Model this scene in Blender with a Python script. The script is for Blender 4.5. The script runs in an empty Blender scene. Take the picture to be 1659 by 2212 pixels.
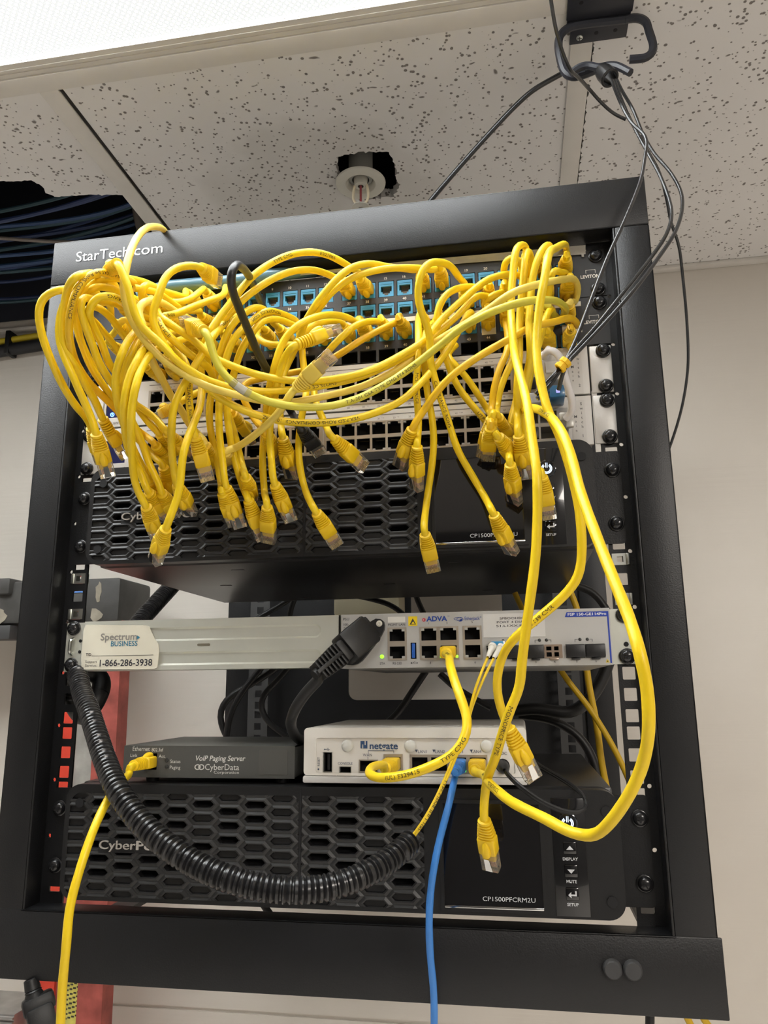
import bpy, bmesh, math, random
from mathutils import Vector, Matrix
from mathutils.geometry import tessellate_polygon

# ------------------------------------------------------------------ camera, world, light, exposure
scene = bpy.context.scene
COL = scene.collection
CAM_LOC = Vector((0.151195832, -0.628280817, -0.371065563))
CAM_ROT = (1.79561469, 0.00954834856, 0.171443752)
FPX, CX, CY = 1659.66234, 829.5, 1106.0
cam_data = bpy.data.cameras.new('camera')
cam = bpy.data.objects.new('camera', cam_data)
COL.objects.link(cam)
cam.location = CAM_LOC
cam.rotation_euler = CAM_ROT
cam_data.sensor_fit = 'HORIZONTAL'
cam_data.sensor_width = 36.0
cam_data.lens = 36.0 * FPX / 1659.0
cam_data.clip_start = 0.01
scene.camera = cam

world = bpy.data.worlds.new('room_ambient')
scene.world = world
world.use_nodes = True
bg = world.node_tree.nodes['Background']
bg.inputs[0].default_value = (0.95, 0.90, 0.84, 1)
bg.inputs[1].default_value = 0.10

FIXTURE_STRENGTH = 33.0
def area_light(name, loc, rot, sx, sy, energy, color):
    d = bpy.data.lights.new(name, 'AREA')
    d.shape = 'RECTANGLE'; d.size = sx; d.size_y = sy; d.energy = energy; d.color = color
    o = bpy.data.objects.new(name, d); COL.objects.link(o)
    o.location = loc; o.rotation_euler = rot
    return o
# area light added out of view to brighten the walls and room
area_light('room_fill', (1.25, -1.9, 0.31), (0, 0, 0), 0.6, 1.2, 52.0, (1.0, 0.93, 0.85))

vs = scene.view_settings
vs.view_transform = 'Standard'
vs.look = 'None'
vs.gamma = 1.0
vs.use_curve_mapping = False
vs.exposure = 0.14

# ------------------------------------------------------------------ helpers
CAM_M = None
def _cam_matrix():
    from mathutils import Euler
    return Euler(CAM_ROT, 'XYZ').to_matrix()
CAM_M = _cam_matrix()
FWD = CAM_M @ Vector((0, 0, -1))
def ray(px, py):
    return CAM_M @ Vector(((px - CX) / FPX, -(py - CY) / FPX, -1.0))
def on_y(px, py, y):
    d = ray(px, py)
    return CAM_LOC + d * ((y - CAM_LOC.y) / d.y)
def on_z(px, py, z):
    d = ray(px, py)
    return CAM_LOC + d * ((z - CAM_LOC.z) / d.z)
def at_depth(px, py, t):
    return CAM_LOC + ray(px, py) * t
def depth_of(p):
    return (Vector(p) - CAM_LOC).dot(FWD)
def F(px, py, y):
    q = on_y(px, py, y)
    return q.x, q.z

MATS = {}
def mat(name, color, rough=0.5, metal=0.0, bump=0.0, bscale=200.0, vary=0.0, vscale=20.0,
        emit=None, estr=0.0, trans=0.0, ior=1.45, coat=0.0, spec=0.5, alpha=1.0):
    if name in MATS: return MATS[name]
    m = bpy.data.materials.new(name)
    m.use_nodes = True
    nt = m.node_tree
    b = nt.nodes['Principled BSDF']
    b.inputs['Base Color'].default_value = (*color, 1)
    b.inputs['Roughness'].default_value = rough
    b.inputs['Metallic'].default_value = metal
    b.inputs['IOR'].default_value = ior
    b.inputs['Specular IOR Level'].default_value = spec
    b.inputs['Transmission Weight'].default_value = trans
    b.inputs['Coat Weight'].default_value = coat
    b.inputs['Alpha'].default_value = alpha
    if emit:
        b.inputs['Emission Color'].default_value = (*emit, 1)
        b.inputs['Emission Strength'].default_value = estr
    tc = nt.nodes.new('ShaderNodeTexCoord')
    if vary > 0:
        n = nt.nodes.new('ShaderNodeTexNoise'); n.inputs['Scale'].default_value = vscale
        n.inputs['Detail'].default_value = 4
        nt.links.new(tc.outputs['Object'], n.inputs['Vector'])
        r = nt.nodes.new('ShaderNodeMapRange')
        r.inputs[1].default_value = 0.3; r.inputs[2].default_value = 0.7
        r.inputs[3].default_value = 1 - vary; r.inputs[4].default_value = 1 + vary
        nt.links.new(n.outputs[0], r.inputs[0])
        mx = nt.nodes.new('ShaderNodeMix'); mx.data_type = 'RGBA'; mx.blend_type = 'MULTIPLY'
        mx.inputs[0].default_value = 1.0
        mx.inputs[6].default_value = (*color, 1)
        nt.links.new(r.outputs[0], mx.inputs[7])
        nt.links.new(mx.outputs[2], b.inputs['Base Color'])
    if bump > 0:
        n2 = nt.nodes.new('ShaderNodeTexNoise'); n2.inputs['Scale'].default_value = bscale
        n2.inputs['Detail'].default_value = 3
        nt.links.new(tc.outputs['Object'], n2.inputs['Vector'])
        bp = nt.nodes.new('ShaderNodeBump'); bp.inputs['Strength'].default_value = bump
        bp.inputs['Distance'].default_value = 0.0006
        nt.links.new(n2.outputs[0], bp.inputs['Height'])
        nt.links.new(bp.outputs[0], b.inputs['Normal'])
    MATS[name] = m
    return m

class MB:
    """collects shapes and links them as ONE mesh object"""
    def __init__(s): s.v = []; s.f = []; s.sm = []
    def add(s, vs, fs, smooth=False):
        o = len(s.v)
        s.v += [tuple(q) for q in vs]
        for f in fs:
            s.f.append(tuple(i + o for i in f)); s.sm.append(smooth)
        return s
    def box(s, x0, x1, y0, y1, z0, z1):
        v = [(x, y, z) for x in (x0, x1) for y in (y0, y1) for z in (z0, z1)]
        return s.add(v, [(0, 1, 3, 2), (4, 6, 7, 5), (0, 4, 5, 1), (2, 3, 7, 6), (0, 2, 6, 4), (1, 5, 7, 3)])
    def bevbox(s, x0, x1, y0, y1, z0, z1, r=0.001, seg=2):
        bm = bmesh.new()
        bmesh.ops.create_cube(bm, size=1)
        for q in bm.verts:
            q.co = Vector((x0 + (q.co.x + .5) * (x1 - x0), y0 + (q.co.y + .5) * (y1 - y0), z0 + (q.co.z + .5) * (z1 - z0)))
        bmesh.ops.bevel(bm, geom=list(bm.edges), offset=r, segments=seg, affect='EDGES', profile=0.5)
        return s.bm(bm, True)
    def bm(s, bm, smooth=False, M=None):
        bm.verts.index_update()
        s.add([(M @ q.co) if M else q.co for q in bm.verts], [[q.index for q in f.verts] for f in bm.faces], smooth)
        bm.free(); return s
    def mb(s, other, M):
        o = len(s.v)
        s.v += [tuple(M @ Vector(q)) for q in other.v]
        s.f += [tuple(i + o for i in f) for f in other.f]; s.sm += other.sm
        return s
    def tube(s, pts, r, n=10, cap=True, rad=None):
        fr = frames(pts)
        vs = []
        for i, (c, t, a, b) in enumerate(fr):
            rr = rad[i] if rad else r
            for k in range(n):
                an = 2 * math.pi * k / n
                vs.append(c + (a * math.cos(an) + b * math.sin(an)) * rr)
        fs = []
        for i in range(len(fr) - 1):
            for k in range(n):
                k2 = (k + 1) % n
                fs.append((i * n + k, i * n + k2, (i + 1) * n + k2, (i + 1) * n + k))
        if cap:
            fs.append(tuple(range(n - 1, -1, -1)))
            m = (len(fr) - 1) * n
            fs.append(tuple(m + k for k in range(n)))
        return s.add(vs, fs, True)
    def cyl(s, c, axis, r, h, n=20, r2=None):
        c = Vector(c); a = Vector(axis).normalized()
        return s.tube([c, c + a * h], r, n, True, [r, r if r2 is None else r2])
    def lathe(s, c, axis, prof, n=24):
        """prof: list of (dist along axis, radius)"""
        c = Vector(c); a = Vector(axis).normalized()
        u = a.orthogonal().normalized(); w = a.cross(u)
        vs = []; fs = []
        for d, r in prof:
            for k in range(n):
                an = 2 * math.pi * k / n
                vs.append(c + a * d + (u * math.cos(an) + w * math.sin(an)) * max(r, 1e-6))
        for i in range(len(prof) - 1):
            for k in range(n):
                k2 = (k + 1) % n
                fs.append((i * n + k, i * n + k2, (i + 1) * n + k2, (i + 1) * n + k))
        return s.add(vs, fs, True)
    def gridplate(s, x0, x1, z0, z1, holes, yf, yb):
        xs = sorted(set([x0, x1] + [q for h in holes for q in (h[0], h[1]) if x0 < q < x1]))
        zs = sorted(set([z0, z1] + [q for h in holes for q in (h[2], h[3]) if z0 < q < z1]))
        nx, nz = len(xs) - 1, len(zs) - 1
        sol = [[True] * nz for _ in range(nx)]
        for i in range(nx):
            cx = (xs[i] + xs[i + 1]) / 2
            hh = [h for h in holes if h[0] < cx < h[1]]
            for j in range(nz):
                cz = (zs[j] + zs[j + 1]) / 2
                if any(h[2] < cz < h[3] for h in hh): sol[i][j] = False
        S = lambda i, j: 0 <= i < nx and 0 <= j < nz and sol[i][j]
        for i in range(nx):
            for j in range(nz):
                if not sol[i][j]: continue
                a, b, c, d = xs[i], xs[i + 1], zs[j], zs[j + 1]
                s.add([(a, yf, c), (b, yf, c), (b, yf, d), (a, yf, d)], [(0, 1, 2, 3)])
                s.add([(a, yb, c), (b, yb, c), (b, yb, d), (a, yb, d)], [(3, 2, 1, 0)])
                if not S(i - 1, j): s.add([(a, yf, c), (a, yf, d), (a, yb, d), (a, yb, c)], [(0, 1, 2, 3)])
                if not S(i + 1, j): s.add([(b, yf, c), (b, yf, d), (b, yb, d), (b, yb, c)], [(3, 2, 1, 0)])
                if not S(i, j - 1): s.add([(a, yf, c), (b, yf, c), (b, yb, c), (a, yb, c)], [(3, 2, 1, 0)])
                if not S(i, j + 1): s.add([(a, yf, d), (b, yf, d), (b, yb, d), (a, yb, d)], [(0, 1, 2, 3)])
        return s
    def polyplate(s, loops, yf, yb, fn=None):
        """loops[0] outer outline, others holes, in (x, z); a plate between yf and yb"""
        fn = fn or (lambda x, y, z: (x, y, z))
        flat = [q for l in loops for q in l]
        tris = tessellate_polygon([[Vector((x, z, 0)) for x, z in l] for l in loops])
        s.add([fn(x, yf, z) for x, z in flat], [tuple(t) for t in tris])
        s.add([fn(x, yb, z) for x, z in flat], [tuple(reversed(t)) for t in tris])
        for l in loops:
            n = len(l)
            vs = [fn(x, yf, z) for x, z in l] + [fn(x, yb, z) for x, z in l]
            s.add(vs, [(i, (i + 1) % n, n + (i + 1) % n, n + i) for i in range(n)])
        return s
    def text(s, st, x, z, y, cap, align='L', w=None, bold=0.0, ext=0.0, fn=None, shear=0.0):
        """flat lettering in the XZ plane facing -Y (fn maps u, v to a point)"""
        vs, fs, wid = text_poly(st, bold)
        k = cap / CAP
        kx = k if w is None else w / max(wid, 1e-6)
        ox = {'L': 0, 'C': -wid / 2, 'R': -wid}[align]
        q = [((a + ox) * kx + x + shear * b * k, b * k + z) for a, b in vs]
        f = fn or (lambda u, v: (u, y, v))
        s.add([f(u, v) for u, v in q], fs)
        if ext > 0:
            s.add([(u, y + ext, v) for u, v in q], [tuple(reversed(t)) for t in fs])
            cnt = {}
            for t in fs:
                for i in range(len(t)):
                    e = (t[i], t[(i + 1) % len(t)])
                    cnt[tuple(sorted(e))] = cnt.get(tuple(sorted(e)), []) + [e]
            for e in cnt.values():
                if len(e) == 1:
                    a, b = e[0]
                    s.add([(q[a][0], y, q[a][1]), (q[b][0], y, q[b][1]), (q[b][0], y + ext, q[b][1]), (q[a][0], y + ext, q[a][1])], [(3, 2, 1, 0)])
        return s
    def build(s, name, m, parent=None, loc=None, mods=None):
        me = bpy.data.meshes.new(name)
        me.from_pydata(s.v, [], s.f)
        me.validate()
        if len(me.polygons) == len(s.sm):
            me.polygons.foreach_set('use_smooth', s.sm)
        me.materials.append(m)
        if any(s.sm):
            try: me.set_sharp_from_angle(angle=math.radians(42))
            except Exception: pass
        me.update()
        o = bpy.data.objects.new(name, me)
        COL.objects.link(o)
        if parent is not None:
            o.parent = parent
            if isinstance(parent, bpy.types.Object):
                o.matrix_parent_inverse = Matrix.Translation(-world_loc(parent))
        return o

def world_loc(o):
    v = Vector(o.location)
    return v
_TX = {}
CAP = 0.7
def text_poly(st, bold=0.0):
    key = (st, bold)
    if key in _TX: return _TX[key]
    c = bpy.data.curves.new('lettering', 'FONT')
    c.body = st; c.size = 1.0; c.resolution_u = 3; c.offset = bold
    c.fill_mode = 'FRONT'
    o = bpy.data.objects.new('lettering', c)
    me = o.to_mesh()
    vs = [(v.co.x, v.co.y) for v in me.vertices]
    fs = [tuple(p.vertices) for p in me.polygons]
    o.to_mesh_clear()
    bpy.data.objects.remove(o); bpy.data.curves.remove(c)
    if vs:
        x0 = min(v[0] for v in vs); x1 = max(v[0] for v in vs)
        vs = [(a - x0, b) for a, b in vs]; wid = x1 - x0
    else: wid = 0
    _TX[key] = (vs, fs, wid)
    return _TX[key]

def frames(pts):
    pts = [Vector(q) for q in pts]
    n = len(pts); out = []
    ts = []
    for i in range(n):
        a = pts[max(i - 1, 0)]; b = pts[min(i + 1, n - 1)]
        t = (b - a)
        ts.append(t.normalized() if t.length > 1e-9 else Vector((0, 0, 1)))
    a = ts[0].orthogonal().normalized()
    for i in range(n):
        t = ts[i]
        a = (a - t * a.dot(t))
        a = a.normalized() if a.length > 1e-6 else t.orthogonal().normalized()
        out.append((pts[i], t, a, t.cross(a)))
    return out
def spline(ctrl, step=0.0035):
    """centripetal-like Catmull-Rom through control points, resampled"""
    P = [Vector(q) for q in ctrl]
    if len(P) == 2:
        n = max(2, int((P[1] - P[0]).length / step))
        return [P[0].lerp(P[1], i / n) for i in range(n + 1)]
    P = [P[0] * 2 - P[1]] + P + [P[-1] * 2 - P[-2]]
    out = []
    for i in range(1, len(P) - 2):
        p0, p1, p2, p3 = P[i - 1:i + 3]
        d01 = max((p1 - p0).length, 1e-5) ** .5; d12 = max((p2 - p1).length, 1e-5) ** .5; d23 = max((p3 - p2).length, 1e-5) ** .5
        t0, t1 = 0, d01; t2 = t1 + d12; t3 = t2 + d23
        n = max(2, int((p2 - p1).length / step))
        for k in range(n):
            t = t1 + (t2 - t1) * k / n
            A1 = p0 * ((t1 - t) / (t1 - t0)) + p1 * ((t - t0) / (t1 - t0))
            A2 = p1 * ((t2 - t) / (t2 - t1)) + p2 * ((t - t1) / (t2 - t1))
            A3 = p2 * ((t3 - t) / (t3 - t2)) + p3 * ((t - t2) / (t3 - t2))
            B1 = A1 * ((t2 - t) / (t2 - t0)) + A2 * ((t - t0) / (t2 - t0))
            B2 = A2 * ((t3 - t) / (t3 - t1)) + A3 * ((t - t1) / (t3 - t1))
            out.append(B1 * ((t2 - t) / (t2 - t1)) + B2 * ((t - t1) / (t2 - t1)))
    out.append(P[-2])
    return out
def smooth_path(pts, it=2):
    for _ in range(it):
        pts = [pts[0]] + [(pts[i - 1] + pts[i] * 2 + pts[i + 1]) / 4 for i in range(1, len(pts) - 1)] + [pts[-1]]
    return pts
def rrect(x0, x1, z0, z1, r, n=5):
    out = []
    for cx, cz, a0 in ((x1 - r, z1 - r, 0), (x0 + r, z1 - r, 90), (x0 + r, z0 + r, 180), (x1 - r, z0 + r, 270)):
        for k in range(n + 1):
            a = math.radians(a0 + 90 * k / n)
            out.append((cx + r * math.cos(a), cz + r * math.sin(a)))
    return out
def rectl(x0, x1, z0, z1): return [(x0, z0), (x1, z0), (x1, z1), (x0, z1)]
def circ(x, z, r, n=16): return [(x + r * math.cos(2 * math.pi * k / n), z + r * math.sin(2 * math.pi * k / n)) for k in range(n)]

def thing(name, label, cat, loc=(0, 0, 0), group=None):
    o = bpy.data.objects.new(name, None)
    COL.objects.link(o); o.location = loc; o.empty_display_size = 0.02
    o['label'] = label; o['category'] = cat
    if group: o['group'] = group
    return o
def tag(o, label, cat, group=None):
    o['label'] = label; o['category'] = cat
    if group: o['group'] = group
    return o
def struct(name, mb, m):
    o = mb.build(name, m); o['kind'] = 'structure'
    return o
def place(mesh_obj, name, parent, loc):
    o = bpy.data.objects.new(name, mesh_obj.data)
    COL.objects.link(o); o.parent = parent
    o.matrix_parent_inverse = Matrix.Translation(-world_loc(parent))
    o.location = loc
    return o
U = 0.04445
def uz(u): return -u * U
# ------------------------------------------------------------------ materials
BLACK = mat('black_powder_coat', (0.0070, 0.0072, 0.0082), 0.40, bump=0.25, bscale=900, vary=0.12, vscale=30)
BLACKPL = mat('black_plastic', (0.013, 0.013, 0.014), 0.38, bump=0.12, bscale=1500)
DARK = mat('dark_cavity', (0.004, 0.004, 0.005), 0.7)
RUBBER = mat('black_rubber', (0.0075, 0.0075, 0.008), 0.45, bump=0.1, bscale=800)
SCREW = mat('black_oxide_steel', (0.012, 0.012, 0.013), 0.25, metal=0.0, coat=0.3)
ZINC = mat('zinc_plated_steel', (0.62, 0.64, 0.60), 0.28, metal=1.0, vary=0.08, vscale=60)
WHITEPAINT = mat('white_painted_metal', (0.66, 0.63, 0.58), 0.45, vary=0.03, vscale=15)
TSTEEL = mat('ceiling_grid_paint', (0.66, 0.63, 0.585), 0.5, vary=0.05, vscale=18)

def ceiling_material():
    m = bpy.data.materials.new('fissured_ceiling_tile'); m.use_nodes = True
    nt = m.node_tree; L = nt.links; b = nt.nodes['Principled BSDF']
    tc = nt.nodes.new('ShaderNodeTexCoord')
    def noise(sc, det=3, stretch=None):
        n = nt.nodes.new('ShaderNodeTexNoise'); n.inputs['Scale'].default_value = sc; n.inputs['Detail'].default_value = det
        if stretch:
            mp = nt.nodes.new('ShaderNodeMapping'); mp.inputs['Scale'].default_value = stretch
            L.new(tc.outputs['Object'], mp.inputs['Vector']); L.new(mp.outputs[0], n.inputs['Vector'])
        else: L.new(tc.outputs['Object'], n.inputs['Vector'])
        return n
    def ramp(src, a, b_):
        r = nt.nodes.new('ShaderNodeMapRange'); r.inputs[1].default_value = a; r.inputs[2].default_value = b_
        r.clamp = True; L.new(src, r.inputs[0]); return r.outputs[0]
    def mth(op, a, b_):
        n = nt.nodes.new('ShaderNodeMath'); n.operation = op
        for i, q in enumerate((a, b_)):
            if hasattr(q, 'links'): L.new(q, n.inputs[i])
            else: n.inputs[i].default_value = q
        return n.outputs[0]
    # pin holes: small dots, sizes vary, with gaps
    v = nt.nodes.new('ShaderNodeTexVoronoi'); v.inputs['Scale'].default_value = 150; v.inputs['Randomness'].default_value = 1
    L.new(tc.outputs['Object'], v.inputs['Vector'])
    gate = noise(75, 1)
    thr = mth('MULTIPLY', ramp(gate.outputs[0], 0.30, 0.62), 0.33)
    d = mth('SUBTRACT', thr, v.outputs['Distance'])
    dots = ramp(d, 0.0, 0.06)
    # fissures: elongated worm shaped cuts
    w = nt.nodes.new('ShaderNodeTexNoise'); w.inputs['Scale'].default_value = 30; L.new(tc.outputs['Object'], w.inputs['Vector'])
    mixv = nt.nodes.new('ShaderNodeMix'); mixv.data_type = 'VECTOR'; mixv.inputs[0].default_value = 0.03
    L.new(tc.outputs['Object'], mixv.inputs[4]); L.new(w.outputs['Color'], mixv.inputs[5])
    v2 = nt.nodes.new('ShaderNodeTexVoronoi'); v2.inputs['Scale'].default_value = 52
    mp = nt.nodes.new('ShaderNodeMapping'); mp.inputs['Scale'].default_value = (1.0, 1.9, 1)
    L.new(mixv.outputs[1], mp.inputs['Vector']); L.new(mp.outputs[0], v2.inputs['Vector'])
    g2 = noise(26, 2)
    thr2 = mth('MULTIPLY', ramp(g2.outputs[0], 0.42, 0.60), 0.20)
    fis = ramp(mth('SUBTRACT', thr2, v2.outputs['Distance']), 0.0, 0.08)
    holes = mth('MAXIMUM', dots, fis)
    base = nt.nodes.new('ShaderNodeMix'); base.data_type = 'RGBA'
    base.inputs[6].default_value = (0.72, 0.70, 0.68, 1); base.inputs[7].default_value = (0.79, 0.77, 0.75, 1)
    L.new(noise(7, 4).outputs[0], base.inputs[0])
    # an old water stain round the sprinkler
    sep = nt.nodes.new('ShaderNodeVectorMath'); sep.operation = 'DISTANCE'
    L.new(tc.outputs['Object'], sep.inputs[0]); sep.inputs[1].default_value = (-0.10, 0.36, 0.325)
    sn = noise(11, 4)
    st = ramp(mth('ADD', sep.outputs['Value'], mth('MULTIPLY', sn.outputs[0], 0.16)), 0.262, 0.222)
    stain = nt.nodes.new('ShaderNodeMix'); stain.data_type = 'RGBA'
    L.new(mth('MULTIPLY', st, 0.20), stain.inputs[0]); L.new(base.outputs[2], stain.inputs[6]); stain.inputs[7].default_value = (0.30, 0.27, 0.21, 1)
    fin = nt.nodes.new('ShaderNodeMix'); fin.data_type = 'RGBA'
    L.new(mth('MULTIPLY', holes, 0.80), fin.inputs[0]); L.new(stain.outputs[2], fin.inputs[6]); fin.inputs[7].default_value = (0.075, 0.055, 0.042, 1)  # recess shade of pin holes and fissures is painted into the colour
    L.new(fin.outputs[2], b.inputs['Base Color'])
    b.inputs['Roughness'].default_value = 0.9
    bp = nt.nodes.new('ShaderNodeBump'); bp.inputs['Strength'].default_value = 0.5; bp.inputs['Distance'].default_value = 0.002
    L.new(mth('SUBTRACT', 1.0, holes), bp.inputs['Height']); L.new(bp.outputs[0], b.inputs['Normal'])
    return m
TILE = ceiling_material()
TILEEDGE = mat('broken_fibre_edge', (0.36, 0.27, 0.18), 0.95, bump=0.6, bscale=300)

def wall_material():
    m = bpy.data.materials.new('painted_plank_wall'); m.use_nodes = True
    nt = m.node_tree; L = nt.links; b = nt.nodes['Principled BSDF']
    tc = nt.nodes.new('ShaderNodeTexCoord')
    mp = nt.nodes.new('ShaderNodeMapping'); mp.inputs['Scale'].default_value = (5, 5, 110)
    n = nt.nodes.new('ShaderNodeTexNoise'); n.inputs['Scale'].default_value = 1.0; n.inputs['Detail'].default_value = 5
    L.new(tc.outputs['Object'], mp.inputs['Vector']); L.new(mp.outputs[0], n.inputs['Vector'])
    n2 = nt.nodes.new('ShaderNodeTexNoise'); n2.inputs['Scale'].default_value = 3.0; n2.inputs['Detail'].default_value = 3
    L.new(tc.outputs['Object'], n2.inputs['Vector'])
    mx = nt.nodes.new('ShaderNodeMix'); mx.data_type = 'RGBA'
    mx.inputs[6].default_value = (0.63, 0.585, 0.52, 1); mx.inputs[7].default_value = (0.70, 0.655, 0.59, 1)
    L.new(n2.outputs[0], mx.inputs[0])
    L.new(mx.outputs[2], b.inputs['Base Color'])
    b.inputs['Roughness'].default_value = 0.55
    bp = nt.nodes.new('ShaderNodeBump'); bp.inputs['Strength'].default_value = 0.35; bp.inputs['Distance'].default_value = 0.0012
    L.new(n.outputs[0], bp.inputs['Height']); L.new(bp.outputs[0], b.inputs['Normal'])
    return m
WALL = wall_material()

# ------------------------------------------------------------------ setting
CH = 0.325       # underside of the ceiling grid
WY = 0.637       # face of the wall
w = MB(); w.box(-2.2, 2.2, WY, WY + 0.05, -0.8525, CH + 0.45)
w.box(-2.2, 2.2, WY + 0.003, WY + 0.05, -0.8575, -0.8525)
w.box(-2.2, 2.2, WY, WY + 0.05, -2.0, -0.8575)
struct('wall_back', w, WALL)
# the rest of the room, seen only in reflections and as bounced light
FLOORM = mat('vinyl_floor', (0.84, 0.82, 0.79), 0.5, vary=0.06, vscale=3)
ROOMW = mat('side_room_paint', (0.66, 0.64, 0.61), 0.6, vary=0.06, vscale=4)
ROOMD = mat('dark_room_end', (0.10, 0.097, 0.094), 0.6, vary=0.06, vscale=4)
w = MB(); w.box(-2.2, 2.4, -2.9, WY, -1.83, -1.80); struct('floor', w, FLOORM)
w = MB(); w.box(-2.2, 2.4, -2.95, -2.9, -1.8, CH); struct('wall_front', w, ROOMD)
w = MB(); w.box(-2.25, -2.2, -2.9, WY, -1.8, CH); struct('wall_left', w, ROOMW)
w = MB(); w.box(2.4, 2.45, -2.9, WY, -1.8, CH); struct('wall_right', w, ROOMW)
t = MB(); t.bevbox(-2.2, 2.2, WY - 0.016, WY - 0.0005, CH - 0.004, CH + 0.002, 0.0010)
struct('trim_1', t, TSTEEL)

GX0, GX1 = -0.3685, 0.2520     # centres of the two grid runs
tees = []
def tee_y(x, y0, y1):
    m = MB(); m.bevbox(x - 0.012, x + 0.012, y0, y1, CH - 0.001, CH + 0.002, 0.0006)
    m.box(x - 0.0015, x + 0.0015, y0, y1, CH + 0.002, CH + 0.035)
    return m
def tee_x(y, x0, x1):
    m = MB(); m.bevbox(x0, x1, y - 0.012, y + 0.012, CH - 0.0015, CH + 0.0015, 0.0006)
    m.box(x0, x1, y - 0.0015, y + 0.0015, CH + 0.002, CH + 0.035)
    return m
FY = 0.0605
struct('trim_2', tee_x(FY, -1.6, GX1 + 0.012), TSTEEL)
struct('trim_3', tee_y(GX0, FY + 0.012, WY - 0.022), TSTEEL)
struct('trim_4', tee_y(GX1, -0.62, WY - 0.022), TSTEEL)

rnd = random.Random(5)
def jag(pts, amp, step=0.004):
    out = []
    for i in range(len(pts) - 1):
        a, b = Vector(pts[i]), Vector(pts[i + 1])
        n = max(1, int((b - a).length / step))
        for k in range(n):
            q = a.lerp(b, k / n)
            if 0 < k or i > 0: q = q + Vector((rnd.uniform(-amp, amp), rnd.uniform(-amp, amp)))
            out.append((q.x, q.y))
    out.append(tuple(pts[-1]))
    return out
TT = 0.014
def tile(name, loops, z0=CH + 0.0022):
    m = MB(); m.polyplate(loops, z0, z0 + TT, lambda x, y, z: (x, z, y))
    o = struct(name, m, TILE)
    return o
# middle tile with the torn hole round the sprinkler
SPX, SPY = -0.036, 0.300
hole = [(-0.064, 0.268), (-0.058, 0.252), (-0.03, 0.249), (0.008, 0.252), (0.016, 0.27), (0.014, 0.30), (0.015, 0.328),
        (0.003, 0.350), (-0.03, 0.352), (-0.066, 0.335), (-0.068, 0.30), (-0.064, 0.268)]
hole = jag(hole, 0.0022)[:-1]
tile('ceiling', [rectl(GX0 + 0.0165, GX1 - 0.006, FY + 0.003, WY - 0.003), list(reversed(hole))])
# tile on the far side of the grid run, its back half broken away
brk = [(-0.98, 0.20), (-0.62, 0.205), (-0.535, 0.215), (-0.492, 0.222), (-0.484, 0.232), (-0.487, 0.250), (-0.480, 0.262),
       (-0.437, 0.265), (-0.40, 0.272), (GX0 - 0.003, 0.278)]
tile('ceiling.001', [[(-0.98, FY + 0.003)] + jag(brk, 0.0016) + [(GX0 - 0.003, FY + 0.003)]])
# tile by the wall on the other side
edge = jag([(GX1 + 0.0135, -0.56), (GX1 + 0.0135, 0.1), (GX1 + 0.0145, WY - 0.003)], 0.0016)
tile('ceiling.002', [edge + [(GX1 + 0.60, WY - 0.003), (GX1 + 0.60, -0.56)]])
for nm, a in (('ceiling.004', (-2.2, 2.4, -2.9, -0.562)), ('ceiling.005', (0.865, 2.4, -0.562, WY)), ('ceiling.006', (-2.2, -0.985, -0.562, WY))):
    q = MB(); q.box(a[0], a[1], a[2], a[3], CH + 0.0022, CH + 0.016); struct(nm, q, TILE)
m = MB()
# the void above: dark deck and back, unseen sides added to shut out light
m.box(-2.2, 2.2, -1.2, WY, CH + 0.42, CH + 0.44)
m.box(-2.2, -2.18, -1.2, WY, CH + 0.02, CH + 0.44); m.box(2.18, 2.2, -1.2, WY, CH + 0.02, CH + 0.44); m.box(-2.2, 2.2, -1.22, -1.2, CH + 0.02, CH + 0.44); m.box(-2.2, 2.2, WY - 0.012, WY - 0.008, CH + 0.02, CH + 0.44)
struct('ceiling.003', m, mat('dark_roof_deck', (0.012, 0.014, 0.022), 0.9, vary=0.3, vscale=6))

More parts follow.
